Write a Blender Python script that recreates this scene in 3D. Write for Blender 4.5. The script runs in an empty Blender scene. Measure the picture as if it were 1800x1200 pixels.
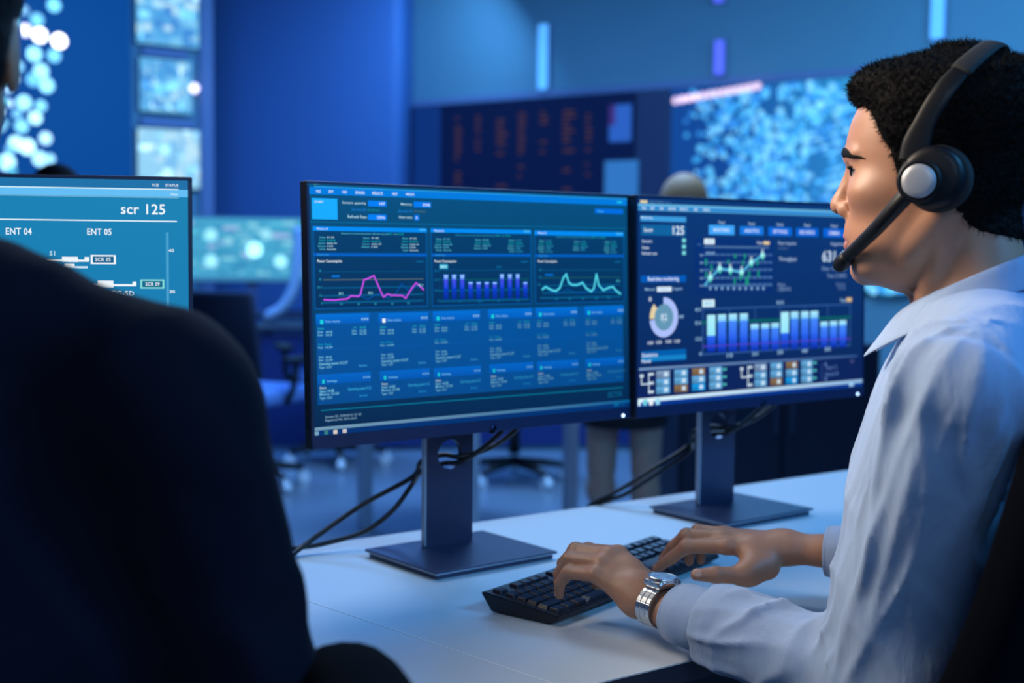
import bpy, bmesh, math, random
import numpy as np
from mathutils import Vector, Matrix
random.seed(7); RS = np.random.RandomState(11)
C = bpy.context.scene.collection
PI = math.pi

# ------------------------------------------------------------------ camera model
FPX, PITCH, ROLL, CAMZ = 2350.0, 0.0719, 0.01, 1.225
DESKZ = CAMZ - 0.49
_cp, _sp, _cr, _sr = math.cos(PITCH), math.sin(PITCH), math.cos(ROLL), math.sin(ROLL)
_w = Vector((0, _cp, -_sp)); _u0 = Vector((0, _sp, _cp)); _r0 = Vector((1, 0, 0))
CR = _r0*_cr + _u0*_sr; CU = _u0*_cr - _r0*_sr; CW = _w
EYE = Vector((0, 0, CAMZ))
def ray(px, py): return CW + CR*((px-900)/FPX) + CU*((600-py)/FPX)
def U(px, py, d): return EYE + ray(px, py)*d                 # point seen at (px,py), d metres ahead
def at_z(px, py, z):
    v = ray(px, py); return EYE + v*((z-CAMZ)/v.z)
def on_plane(px, py, p0, n):
    v = ray(px, py); return EYE + v*((p0-EYE).dot(n)/v.dot(n))

# ------------------------------------------------------------------ materials
def lin(c):
    c = c/255.0
    return c/12.92 if c <= 0.04045 else ((c+0.055)/1.055)**2.4
def L3(r, g, b): return (lin(r), lin(g), lin(b))
def mat(name, col, rough=0.5, metal=0.0, noise=0.0, scale=40.0, bump=0.0, emit=None, es=0.0, sss=0.0, spec=0.5, sheen=0.0, coat=0.0, stretch=None, bdist=.002):
    m = bpy.data.materials.new(name); m.use_nodes = True
    nt = m.node_tree; b = nt.nodes['Principled BSDF']
    b.inputs['Base Color'].default_value = (*col, 1); b.inputs['Roughness'].default_value = rough
    b.inputs['Metallic'].default_value = metal; b.inputs['Specular IOR Level'].default_value = spec
    if coat: b.inputs['Coat Weight'].default_value = coat
    if sheen: b.inputs['Sheen Weight'].default_value = sheen
    if sss:
        b.inputs['Subsurface Weight'].default_value = sss; b.inputs['Subsurface Radius'].default_value = (1, .35, .2)
        b.inputs['Subsurface Scale'].default_value = 0.006
    if emit:
        b.inputs['Emission Color'].default_value = (*emit, 1); b.inputs['Emission Strength'].default_value = es
    if noise or bump:
        tc = nt.nodes.new('ShaderNodeTexCoord'); n = nt.nodes.new('ShaderNodeTexNoise')
        n.inputs['Scale'].default_value = scale; n.inputs['Detail'].default_value = 4
        src = tc.outputs['Object']
        if stretch:
            mp = nt.nodes.new('ShaderNodeMapping'); mp.inputs['Scale'].default_value = stretch
            nt.links.new(src, mp.inputs[0]); src = mp.outputs[0]
        nt.links.new(src, n.inputs['Vector'])
        if noise:
            mx = nt.nodes.new('ShaderNodeMix'); mx.data_type = 'RGBA'; mx.blend_type = 'MIX'
            mx.inputs[6].default_value = (*[c*(1-noise) for c in col], 1)
            mx.inputs[7].default_value = (*[min(1, c*(1+noise)) for c in col], 1)
            nt.links.new(n.outputs['Fac'], mx.inputs[0]); nt.links.new(mx.outputs[2], b.inputs['Base Color'])
        if bump:
            bp = nt.nodes.new('ShaderNodeBump'); bp.inputs['Strength'].default_value = bump; bp.inputs['Distance'].default_value = bdist
            nt.links.new(n.outputs['Fac'], bp.inputs['Height']); nt.links.new(bp.outputs[0], b.inputs['Normal'])
    return m
def screen_mat(name, strength=1.0):
    m = bpy.data.materials.new(name); m.use_nodes = True
    nt = m.node_tree; b = nt.nodes['Principled BSDF']
    b.inputs['Base Color'].default_value = (.004, .005, .008, 1); b.inputs['Roughness'].default_value = .45
    b.inputs['Specular IOR Level'].default_value = .15
    a = nt.nodes.new('ShaderNodeAttribute'); a.attribute_name = 'Col'
    nt.links.new(a.outputs['Color'], b.inputs['Emission Color']); b.inputs['Emission Strength'].default_value = strength
    return m

# ------------------------------------------------------------------ objects
def tag(o, label=None, cat=None, group=None, kind=None):
    if label: o['label'] = label
    if cat: o['category'] = cat
    if group: o['group'] = group
    if kind: o['kind'] = kind
    return o
def thing(name, label, cat, loc=(0, 0, 0), rz=0.0, group=None):
    o = bpy.data.objects.new(name, None); C.objects.link(o); o.empty_display_size = .05
    o.location = loc; o.rotation_euler = (0, 0, rz)
    return tag(o, label, cat, group)
def link(name, me, m, parent=None, smooth=False):
    if m is not None and not me.materials: me.materials.append(m)
    if smooth:
        for p in me.polygons: p.use_smooth = True
    o = bpy.data.objects.new(name, me); C.objects.link(o)
    if parent is not None: o.parent = parent
    return o
def from_bm(name, bm, m, parent=None, smooth=False, loc=None):
    bmesh.ops.recalc_face_normals(bm, faces=bm.faces[:])
    me = bpy.data.meshes.new(name); bm.to_mesh(me); bm.free()
    o = link(name, me, m, parent, smooth)
    if loc is not None: o.location = loc
    return o
def copy_tree(o, parent=None):
    c = o.copy(); C.objects.link(c); c.parent = parent
    for ch in list(o.children): copy_tree(ch, c)
    return c
def bx(bm, c, s, M=None, bev=0.0, seg=2):
    t = bmesh.new(); bmesh.ops.create_cube(t, size=1.0)
    bmesh.ops.scale(t, vec=Vector(s), verts=t.verts)
    if bev: bmesh.ops.bevel(t, geom=t.edges[:], offset=bev, segments=seg, profile=.5, affect='EDGES')
    bmesh.ops.translate(t, vec=Vector(c), verts=t.verts)
    if M is not None: bmesh.ops.transform(t, matrix=M, verts=t.verts)
    add(bm, t)
def add(bm, t):
    me = bpy.data.meshes.new('tmp'); t.to_mesh(me); t.free(); bm.from_mesh(me); bpy.data.meshes.remove(me)
def cyl(bm, a, b, r0, r1=None, n=20, cap=True):
    a, b = Vector(a), Vector(b); r1 = r0 if r1 is None else r1
    q = (b-a).to_track_quat('Z', 'Y'); v0, v1 = [], []
    for i in range(n):
        d = Vector((math.cos(2*PI*i/n), math.sin(2*PI*i/n), 0))
        v0.append(bm.verts.new(a+q@(d*r0))); v1.append(bm.verts.new(b+q@(d*r1)))
    for i in range(n): bm.faces.new((v0[i], v0[(i+1) % n], v1[(i+1) % n], v1[i]))
    if cap: bm.faces.new(v0[::-1]); bm.faces.new(v1)
def lathe(bm, prof, M, n=40):
    rings = []
    for r, z in prof:
        if r < 1e-6: rings.append([bm.verts.new(M@Vector((0, 0, z)))])
        else: rings.append([bm.verts.new(M@Vector((r*math.cos(2*PI*i/n), r*math.sin(2*PI*i/n), z))) for i in range(n)])
    for a, b in zip(rings, rings[1:]):
        for i in range(n):
            j = (i+1) % n
            if len(a) == 1 and len(b) == 1: continue
            if len(a) == 1: bm.faces.new((a[0], b[j], b[i]))
            elif len(b) == 1: bm.faces.new((a[i], a[j], b[0]))
            else: bm.faces.new((a[i], a[j], b[j], b[i]))
def smooth_path(pts, n=10):
    P = [Vector(p) for p in pts]; P = [P[0]*2-P[1]]+P+[P[-1]*2-P[-2]]; out = []
    for i in range(1, len(P)-2):
        for k in range(n):
            t = k/n; a, b, c, d = P[i-1], P[i], P[i+1], P[i+2]
            out.append(.5*((2*b)+(c-a)*t+(2*a-5*b+4*c-d)*t*t+(3*b-a-3*c+d)*t**3))
    out.append(P[-2]); return out
def tube(bm, pts, r, n=10, up=None, rx=None):
    """tube along pts; r number or list; rx(optional) second half-axis list along 'up'"""
    N = len(pts); rr = r if isinstance(r, (list, tuple)) else [r]*N; r2 = rx if rx is not None else rr
    r2 = r2 if isinstance(r2, (list, tuple)) else [r2]*N
    prev = None; rings = []
    for i in range(N):
        t = (pts[min(i+1, N-1)]-pts[max(i-1, 0)]).normalized()
        if up is not None: a = Vector(up[i] if isinstance(up, list) else up)
        else: a = prev if prev is not None else (Vector((0, 0, 1)) if abs(t.z) < .9 else Vector((1, 0, 0)))
        a = (a-t*a.dot(t)).normalized(); b = t.cross(a); prev = a
        rings.append([bm.verts.new(pts[i]+a*(math.cos(2*PI*k/n)*r2[i])+b*(math.sin(2*PI*k/n)*rr[i])) for k in range(n)])
    for a, b in zip(rings, rings[1:]):
        for k in range(n): bm.faces.new((a[k], a[(k+1) % n], b[(k+1) % n], b[k]))
    bm.faces.new(rings[0][::-1]); bm.faces.new(rings[-1])
def prism(bm, poly, z0, z1, M=None):
    a = [bm.verts.new((x, y, z0)) for x, y in poly]; b = [bm.verts.new((x, y, z1)) for x, y in poly]
    n = len(poly); bm.faces.new(a[::-1]); bm.faces.new(b)
    for i in range(n): bm.faces.new((a[i], a[(i+1) % n], b[(i+1) % n], b[i]))
    if M is not None: bmesh.ops.transform(bm, matrix=M, verts=a+b)

# ------------------------------------------------------------------ implicit surfaces -> one continuous mesh
def smin(a, b, k):
    h = np.clip(.5+.5*(b-a)/k, 0, 1); return b*(1-h)+a*h-k*h*(1-h)
def smax(a, b, k): return -smin(-a, -b, k)
def s_cone(P, a, b, ra, rb):
    a = np.array(a, np.float32); b = np.array(b, np.float32); ab = b-a
    x, y, z = P[0]-a[0], P[1]-a[1], P[2]-a[2]
    t = np.clip((x*ab[0]+y*ab[1]+z*ab[2])/float(ab@ab+1e-12), 0, 1)
    return np.sqrt((x-t*ab[0])**2+(y-t*ab[1])**2+(z-t*ab[2])**2)-(ra+(rb-ra)*t)
def s_ell(P, c, r, R=None):
    x, y, z = P[0]-c[0], P[1]-c[1], P[2]-c[2]
    if R is not None:
        x, y, z = (R[0][0]*x+R[0][1]*y+R[0][2]*z, R[1][0]*x+R[1][1]*y+R[1][2]*z, R[2][0]*x+R[2][1]*y+R[2][2]*z)
    k0 = np.sqrt((x/r[0])**2+(y/r[1])**2+(z/r[2])**2)+1e-9
    k1 = np.sqrt((x/r[0]**2)**2+(y/r[1]**2)**2+(z/r[2]**2)**2)+1e-9
    return np.where(k0 < .3, (k0-1)*min(r), k0*(k0-1)/k1)
def nets(fn, lo, hi, h):
    ax = [np.arange(lo[i], hi[i]+h, h, dtype=np.float32) for i in range(3)]
    G = np.meshgrid(*ax, indexing='ij'); F = fn(G).astype(np.float32); S = F < 0
    nx, ny, nz = F.shape
    cnt = np.zeros((nx-1, ny-1, nz-1), np.int8)
    offs = [(i, j, k) for i in (0, 1) for j in (0, 1) for k in (0, 1)]
    for i, j, k in offs: cnt += S[i:nx-1+i, j:ny-1+j, k:nz-1+k]
    act = np.argwhere((cnt > 0) & (cnt < 8)); n = len(act)
    V = np.stack([F[act[:, 0]+i, act[:, 1]+j, act[:, 2]+k] for i, j, k in offs])
    acc = np.zeros((n, 3)); num = np.zeros(n)
    for a in range(8):
        for b in range(a+1, 8):
            oa, ob = np.array(offs[a]), np.array(offs[b])
            if abs(oa-ob).sum() != 1: continue
            cr = (V[a] < 0) != (V[b] < 0); den = V[a]-V[b]; den[den == 0] = 1e-9; t = V[a]/den
            acc[cr] += (oa+(ob-oa)*t[:, None])[cr]; num[cr] += 1
    pos = np.array(lo)+(act+acc/num[:, None])*h
    idx = -np.ones((nx-1, ny-1, nz-1), np.int64); idx[act[:, 0], act[:, 1], act[:, 2]] = np.arange(n)
    Q = []
    for axn in range(3):
        sl0 = [slice(None)]*3; sl1 = [slice(None)]*3; sl0[axn] = slice(0, -1); sl1[axn] = slice(1, None)
        A, B = S[tuple(sl0)], S[tuple(sl1)]
        e = np.argwhere(A != B); o1, o2 = [(1, 2), (2, 0), (0, 1)][axn]
        ok = (e[:, o1] > 0) & (e[:, o2] > 0) & (e[:, o1] < F.shape[o1]-1) & (e[:, o2] < F.shape[o2]-1); e = e[ok]
        s = A[e[:, 0], e[:, 1], e[:, 2]]
        def cell(d1, d2):
            q = e.copy(); q[:, o1] -= d1; q[:, o2] -= d2; return idx[q[:, 0], q[:, 1], q[:, 2]]
        q = np.stack([cell(1, 1), cell(0, 1), cell(0, 0), cell(1, 0)], 1)
        q[~s] = q[~s][:, ::-1]; Q.append(q)
    return pos, np.concatenate(Q)
def np_mesh(name, pos, quads):
    me = bpy.data.meshes.new(name); me.vertices.add(len(pos)); me.vertices.foreach_set('co', np.asarray(pos, np.float32).ravel())
    me.loops.add(len(quads)*4); me.loops.foreach_set('vertex_index', quads.astype(np.int32).ravel())
    me.polygons.add(len(quads)); me.polygons.foreach_set('loop_start', np.arange(0, len(quads)*4, 4, dtype=np.int32))
    me.polygons.foreach_set('use_smooth', np.ones(len(quads), bool))
    me.update(calc_edges=True); me.validate(); return me
def join_np(parts):
    P, Q, o = [], [], 0
    for p, q in parts: P.append(p); Q.append(q+o); o += len(p)
    return np.concatenate(P), np.concatenate(Q)
def relax(pos, quads, it=2, w=.5):
    for _ in range(it):
        s = np.zeros_like(pos); c = np.zeros(len(pos))
        for a, b in ((0, 1), (1, 2), (2, 3), (3, 0)):
            np.add.at(s, quads[:, a], pos[quads[:, b]]); np.add.at(c, quads[:, a], 1)
            np.add.at(s, quads[:, b], pos[quads[:, a]]); np.add.at(c, quads[:, b], 1)
        pos = pos*(1-w)+w*s/np.maximum(c, 1)[:, None]
    return pos
def T(M, pos): return np.asarray(pos)@np.array(M.to_3x3()).T+np.array(M.translation)
def V3(v): return np.array((v[0], v[1], v[2]))
# ------------------------------------------------------------------ screens
_font = {}
def text_tris(s):
    if s not in _font:
        cu = bpy.data.curves.new('t', 'FONT'); cu.body = s; cu.resolution_u = 2; cu.space_character = 1.05; cu.offset = .014
        o = bpy.data.objects.new('t', cu); C.objects.link(o); bpy.context.view_layer.update()
        me = bpy.data.meshes.new_from_object(o.evaluated_get(bpy.context.evaluated_depsgraph_get()))
        v = np.array([tuple(x.co)[:2] for x in me.vertices]) if len(me.vertices) else np.zeros((0, 2))
        f = [tuple(p.vertices) for p in me.polygons]
        bpy.data.objects.remove(o); bpy.data.curves.remove(cu); bpy.data.meshes.remove(me); _font[s] = (v, f)
    return _font[s]
class UI:
    """flat drawing on a display, in the display's own plane (x right, y up, metres)"""
    def __init__(s, Mf): s.v, s.f, s.c, s.lay = [], [], [], 0; s.Mf = Mf; s.inv = Mf.inverted(); s.o = (0, 0); s.k = 1.0
    def src(s, ox, oy, k): s.o, s.k = (ox, oy), k; return s
    def loc(s, x, y):
        p = s.inv@on_plane(s.o[0]+x/s.k, s.o[1]+y/s.k, s.Mf.translation, s.Mf.to_3x3()@Vector((0, 1, 0))); return (p.x, p.z)
    def poly(s, pts, col, cols=None):
        b = len(s.v); s.lay += 1; z = s.lay*1.5e-6
        s.v += [(x, -.0004-z, y) for x, y in pts]; s.f.append(tuple(range(b, b+len(pts))))
        s.c.append([L3(*c) for c in cols] if cols else [L3(*col)]*len(pts))
    def lrect(s, a, b, col, bot=None, top=None):
        (x0, y0), (x1, y1) = a, b; y0, y1 = max(y0, y1), min(y0, y1)
        t = top or col; bt = bot or col
        s.poly([(x0, y1), (x1, y1), (x1, y0), (x0, y0)], col, [bt, bt, t, t])
    def rect(s, x0, y0, x1, y1, col, bot=None): s.lrect(s.loc(x0, y0), s.loc(x1, y1), col, bot, col if bot else None)
    def frame(s, x0, y0, x1, y1, t, col):
        a, b = s.loc(x0, y0), s.loc(x1, y1); s.lframe(a, b, t, col)
    def lframe(s, a, b, t, col):
        s.lrect(a, (b[0], a[1]-t), col); s.lrect((a[0], b[1]+t), b, col); s.lrect(a, (a[0]+t, b[1]), col); s.lrect((b[0]-t, a[1]), b, col)
    def ltext(s, st, a, b, col):
        v, f = text_tris(st)
        if not len(v): return
        lo, hi = v.min(0), v.max(0); (x0, y0), (x1, y1) = a, b; y0, y1 = max(y0, y1), min(y0, y1)
        sx, sy = (x1-x0)/(hi[0]-lo[0]), (y0-y1)/(hi[1]-lo[1]); base = len(s.v); s.lay += 1; z = s.lay*1.5e-6
        s.v += [(x0+(p[0]-lo[0])*sx, -.0004-z, y1+(p[1]-lo[1])*sy) for p in v]
        c = L3(*col)
        for q in f: s.f.append(tuple(base+i for i in q)); s.c.append([c]*len(q))
    def text(s, st, x0, y0, x1, y1, col=(225, 240, 250)): s.ltext(st, s.loc(x0, y0), s.loc(x1, y1), col)
    def lline(s, pts, w, col):
        for (x0, y0), (x1, y1) in zip(pts, pts[1:]):
            dx, dy = x1-x0, y1-y0; L = math.hypot(dx, dy) or 1; ux, uy = dx/L*w*.4, dy/L*w*.4; nx, ny = -dy/L*w/2, dx/L*w/2
            s.poly([(x0-ux-nx, y0-uy-ny), (x1+ux-nx, y1+uy-ny), (x1+ux+nx, y1+uy+ny), (x0-ux+nx, y0-uy+ny)], col)
    def line(s, pts, w, col): s.lline([s.loc(*p) for p in pts], w, col)
    def disc(s, c, r, col, r0=0.0, a0=0, a1=360, n=40):
        a0, a1 = math.radians(a0), math.radians(a1)
        for i in range(n):
            t, u = a0+(a1-a0)*i/n, a0+(a1-a0)*(i+1)/n
            p = [(c[0]+r*math.cos(t), c[1]+r*math.sin(t)), (c[0]+r*math.cos(u), c[1]+r*math.sin(u))]
            p += [(c[0]+r0*math.cos(u), c[1]+r0*math.sin(u)), (c[0]+r0*math.cos(t), c[1]+r0*math.sin(t))] if r0 else [c]
            s.poly(p, col); s.lay -= 1
        s.lay += 1
    def build(s, name, m, parent):
        me = bpy.data.meshes.new(name); me.from_pydata(s.v, [], s.f)
        at = me.color_attributes.new('Col', 'FLOAT_COLOR', 'CORNER')
        flat = [(*c, 1) for cs in s.c for c in cs]; at.data.foreach_set('color', np.array(flat, np.float32).ravel())
        return link(name, me, m, parent)

MW, MH, BZ, BB = .611, .370, .005, .0185
def screen_main(ui):
    w2, h2 = MW/2-BZ, MH/2-BZ; yb = -MH/2+BB
    ui.lrect((-w2, h2), (w2, yb), (3, 62, 108), (2, 36, 76), (4, 78, 125))
    c2 = lambda: ui.src(520, 300, 3.0); c3 = lambda: ui.src(520, 530, 3.0)
    c2()
    ui.rect(58, 55, 1745, 150, (5, 88, 132))
    ui.rect(58, 84, 1745, 184, (0, 122, 222)); ui.rect(95, 80, 1745, 153, (40, 150, 225))
    yt = ui.loc(58, 126)[1]
    for x in (95, 112, 126): ui.rect(x, 60, x+12, 72, (175, 235, 70))
    ui.text('Advanced monitoring system', 145, 63, 268, 77, (130, 200, 225)); ui.text('Sector 125', 285, 69, 330, 79, (90, 170, 200))
    for t, x0, y0, x1, y1 in (('FILE', 107, 100, 130, 116), ('EDIT', 172, 102, 198, 117), ('VIEW', 242, 105, 270, 120), ('SENSORS', 312, 107, 362, 124), ('RESULTS', 402, 110, 458, 128), ('HELP', 508, 115, 535, 130), ('WINDOW', 578, 117, 625, 132)):
        ui.text(t, x0, y0, x1, y1)
    ui.rect(1692, 160, 1720, 172, (30, 190, 230))
    ui.rect(83, 143, 220, 258, (22, 170, 255)); ui.text('START', 98, 157, 145, 170)
    lt = (175, 215, 230)
    ui.text('Sensors quantity', 243, 160, 370, 182, lt); ui.rect(380, 157, 477, 190, (0, 125, 245)); ui.text('107', 440, 166, 470, 182)
    ui.text('Second UI:', 293, 196, 370, 213, (25, 125, 215)); ui.text('Enabled', 378, 200, 440, 214, (20, 140, 140))
    ui.text('Refresh Rate:', 273, 233, 375, 252, lt); ui.rect(380, 229, 478, 262, (0, 125, 245)); ui.text('120Hz', 428, 238, 470, 254)
    ui.text('Memory', 553, 168, 612, 188, lt); ui.rect(620, 162, 712, 195, (0, 122, 240)); ui.text('2048', 668, 172, 706, 188)
    ui.text('Second UI:', 538, 204, 615, 221, (25, 125, 215)); ui.text('Disabled', 622, 207, 682, 221, (75, 105, 110))
    ui.text('Auto save:', 542, 236, 615, 253, lt); ui.rect(624, 233, 650, 263, (0, 120, 240)); ui.text('x', 632, 241, 642, 254)
    ui.rect(1575, 198, 1725, 229, (0, 108, 225)); ui.text('Reset', 1590, 207, 1622, 219, (70, 190, 230))
    ui.rect(62, 267, 1740, 306, (0, 118, 168))
    tl, gr = (80, 185, 205), (10, 165, 170)
    def panel(x0, y0, x1, y1):
        ui.rect(x0, y0, x1, y1, (2, 60, 106), (2, 46, 90)); ui.frame(x0, y0, x1, y1, .0016, (0, 84, 160))
    panel(89, 292, 695, 716); panel(711, 303, 1243, 702); panel(1257, 315, 1732, 690)
    for x0, y0, x1, y1, tx in ((88, 292, 690, 326, (108, 300, 168, 312)), (710, 303, 1240, 334, (727, 311, 780, 323)), (1257, 315, 1728, 347, (1275, 322, 1320, 333))):
        ui.rect(x0, y0, x1, y1, (0, 138, 242)); ui.text('Window 01', *tx)
        ui.rect(x1-40, y1-20, x1-6, y1-9, (60, 175, 245))
    for k, (x0, y0, x1, y1) in enumerate(((237, 326, 567, 341), (838, 335, 1130, 349), (1372, 343, 1630, 358))):
        ui.text('Advanced monitoring system. Monitoring port      Run', x0, y0, x0+(x1-x0)*.9, y1, tl if k == 0 else (40, 150, 185))
        ui.text('4.30', x0+(x1-x0)*.74, y0+1, x0+(x1-x0)*.81, y1-2, gr); ui.text('12.06', x0+(x1-x0)*.91, y0+2, x1, y1-1, gr)
    rows = [('Date:', '01.02'), ('State:', 'Enabled'), ('Sensor:', 'Stable 04'), ('Refresh:', '120'), ('Unit:', 'Second/s')]
    def col(xl, xr, y, n, wl, wr, hs=15.6, c=lt):
        for i in range(n):
            a, b = rows[i]; k = c if i != 1 else gr; yy = y+i*hs
            ui.text(a, xl-wl*(.42+.06*len(a)), yy, xl, yy+10, tl if i != 1 else gr); ui.text(b, xr, yy, xr+wr*(.45+.065*len(b)), yy+10, k)
    col(157, 163, 346, 5, 46, 50); col(388, 398, 350, 4, 46, 50); col(592, 600, 352, 5, 42, 46)
    t2 = (85, 185, 210); t3 = (45, 160, 200)
    col(769, 777, 355, 5, 42, 44, 14.6, t2); col(975, 983, 360, 4, 40, 42, 14.6, t2); col(1151, 1159, 362, 5, 38, 38, 14.4, t3)
    col(1309, 1318, 365, 5, 36, 36, 14, t3); col(1492, 1500, 369, 4, 34, 36, 14, t3); col(1653, 1660, 370, 5, 32, 32, 13.6, t3)
    for x0, y0, x1, y1 in ((91, 433, 690, 452), (712, 436, 1238, 453), (1258, 440, 1728, 456)):
        ui.rect(x0, y0, x1, y1, (0, 92, 192)); ui.text('Graph View', x0+20, y0+5, x0+20+(x1-x0)*.105, y0+15, (60, 170, 215))
    for b, l in (((112, 468, 242, 488), (635, 472, 670, 485)), ((730, 470, 845, 487), (1187, 474, 1222, 486)), ((1275, 471, 1376, 487), (1680, 474, 1712, 485))):
        ui.text('Power Consumption', *b); ui.text('Legend', *l, (15, 125, 190))
    g = (3, 84, 132)
    for y in (529, 612, 653, 688): ui.rect(142, y+2, 672, y+2.2, g)
    ui.rect(142, 572, 672, 574, (70, 92, 105))
    for x in (142, 235, 325, 415, 503, 588, 670): ui.rect(x, 529, x+3, 690, g)
    ui.line([(335, 658), (380, 678), (420, 650), (450, 652), (480, 672), (520, 655), (557, 595), (600, 640), (640, 600)], .0012, (0, 85, 180))
    ui.line([(148, 680), (200, 682), (270, 675), (290, 660), (330, 662), (340, 650), (358, 575), (380, 568), (410, 553), (420, 575), (455, 655), (462, 665), (482, 650), (500, 656), (560, 658), (578, 672), (610, 620), (632, 592), (645, 600), (672, 627)], .0023, (195, 75, 235))
    ui.rect(188, 551, 230, 561, (0, 115, 215))
    for t, x, y in (('45', 120, 522), ('35', 120, 567), ('25.1', 112, 608), ('15', 124, 652), ('0', 132, 692), ('10', 232, 696), ('20', 323, 696), ('30', 412, 695), ('40', 500, 695), ('50', 586, 692)):
        ui.text(t, x, y, x+5.5*len(t)+2, y+12, (40, 160, 195))
    for t, x, y in (('25.1', 224, 640), ('30.2', 380, 637), ('42.1', 645, 596)): ui.text(t, x, y, x+24, y+13, (150, 225, 235))
    for x in (752, 860, 966, 1066, 1170, 1226): ui.rect(x, 522, x+2, 684, g)
    for y in (524, 572, 628, 682): ui.rect(752, y, 1228, y+1, g if y != 572 else (10, 85, 100))
    for i, x in enumerate((777, 820, 863, 907, 950, 993, 1035, 1073, 1115, 1156, 1197)):
        hi = i in (0, 1, 2, 7, 8, 9); y = (547 if i < 3 else 545) if hi else 585; wd = 27-.35*i; y -= .08*i*hi
        ui.rect(x, y, x+wd, 679-i*.6, (15, 75, 235), (0, 38, 150)); ui.rect(x+5, y+14, x+wd-5, y+(72 if hi else 35), (85, 75, 225), (20, 70, 225))
        ui.rect(x, y, x+wd, y+8, (40, 140, 240)); ui.rect(x+3, y+3, x+wd-3, y+(25 if hi else 13), (165, 200, 250), (90, 150, 245))
    ui.rect(756, 493, 800, 517, (70, 185, 220)); ui.text('MAIN', 763, 500, 792, 511, (200, 240, 250)); ui.text('RUN', 1058, 502, 1082, 513, (10, 125, 185))
    for t, x, y in (('45.0', 728, 522), ('35.0', 728, 569), ('25.0', 728, 625), ('0', 744, 678), ('10', 858, 683), ('20.0', 958, 682), ('30', 1062, 681), ('40', 1164, 679)): ui.text(t, x, y, x+6*len(t), y+11, (10, 120, 175))
    for x in (1300, 1371, 1440, 1510, 1580, 1646, 1710): ui.rect(x, 520, x+2, 668, g)
    for y in (522, 562, 602, 640, 666): ui.rect(1298, y, 1712, y+2, g if y != 562 else (20, 85, 95))
    for t, x, y in (('45', 1280, 517), ('35', 1280, 557), ('15', 1276, 594), ('0', 1288, 665), ('10', 1366, 670), ('20', 1436, 670), ('30', 1506, 668), ('40', 1576, 666), ('50', 1642, 664)): ui.text(t, x, y, x+5*len(t)+3, y+11, (20, 140, 180))
    pts = [(1298, 625), (1315, 612), (1330, 620), (1350, 630), (1370, 634), (1390, 618), (1410, 562), (1424, 545), (1438, 590), (1455, 601), (1480, 602), (1510, 590), (1530, 620), (1555, 636), (1570, 620), (1583, 545), (1595, 602), (1620, 630), (1650, 615), (1670, 612), (1690, 635), (1710, 648)]
    ui.line([(1330, 630), (1380, 650), (1430, 625), (1480, 645), (1560, 640), (1610, 610), (1680, 640)], .0016, (0, 80, 160))
    ui.line(pts, .0042, (0, 140, 190)); ui.line(pts, .0022, (95, 225, 235)); ui.rect(1312, 544, 1356, 554, (0, 105, 205)); ui.text('42.1', 1688, 575, 1708, 586, (80, 210, 220))
    # lower cards
    c3()
    a, b = ui.loc(103, 62), ui.loc(1727, 415); ui.lrect(a, (b[0], ui.loc(120, 545)[1]), (2, 76, 150), (2, 74, 142), (2, 82, 158))
    heads = ((103, 68, 386, 111), (433, 62, 697, 102), (720, 52, 970, 94), (1010, 42, 1243, 84), (1262, 33, 1483, 76), (1520, 25, 1727, 68))
    heads2 = ((113, 386, 395, 419), (440, 367, 705, 399), (725, 351, 975, 383), (1018, 331, 1250, 362), (1268, 317, 1488, 347), (1525, 302, 1728, 330))
    o = ui.loc(103, 68)
    L = lambda x, y: (lambda p: (p[0]-o[0], p[1]-o[1]))(ui.loc(x, y))
    txt = []
    def r(t, x0, y0, x1, y1, c): txt.append((t, L(x0, y0), L(x1, y1), c))
    ce = (35, 190, 190); wt = (120, 200, 225)
    r('State', 114, 137, 146, 147, ce)
    for y in (154, 170): r('Date:', 114, y, 142, y+11, wt); r('04/18', 156, y, 190, y+11, wt)
    r('Unit:', 300, 131, 318, 140, ce); r('Second', 335, 129, 368, 139, ce)
    for y in (148, 163): r('Date:', 295, y, 320, y+10, wt); r('12.125', 335, y-1, 370, y+10, wt)
    r('Run', 118, 221, 140, 230, (20, 165, 190)); r('Fast', 150, 220, 186, 229, (20, 165, 190)); r('Port:', 116, 237, 140, 248, wt); r('14.09', 152, 236, 192, 246, wt)
    r('Date:', 120, 288, 146, 297, wt); r('04.02', 156, 287, 188, 297, wt); r('Run:', 120, 304, 146, 314, wt); r('12.09', 156, 303, 192, 313, wt)
    r('Operating system 4.12.07', 120, 320, 272, 333, wt); r('Type: 12.01', 120, 342, 186, 354, wt); r('Service', 330, 330, 373, 341, (60, 165, 215))
    h0 = ui.loc(113, 386); txt2 = []
    def r2(t, x0, y0, x1, y1, c): txt2.append((t, (ui.loc(x0, y0)[0]-h0[0], ui.loc(x0, y0)[1]-h0[1]), (ui.loc(x1, y1)[0]-h0[0], ui.loc(x1, y1)[1]-h0[1]), c))
    r2('State', 124, 449, 158, 459, (190, 220, 215)); r2('Sens: 14.08', 124, 465, 200, 476, wt); r2('Memory: 12/100', 124, 483, 226, 494, wt); r2('Type: 12.01', 124, 503, 190, 515, wt)
    r2('Operating system 4.12', 272, 452, 395, 466, (50, 165, 215)); r2('Service', 333, 488, 376, 499, (35, 150, 210))
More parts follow.
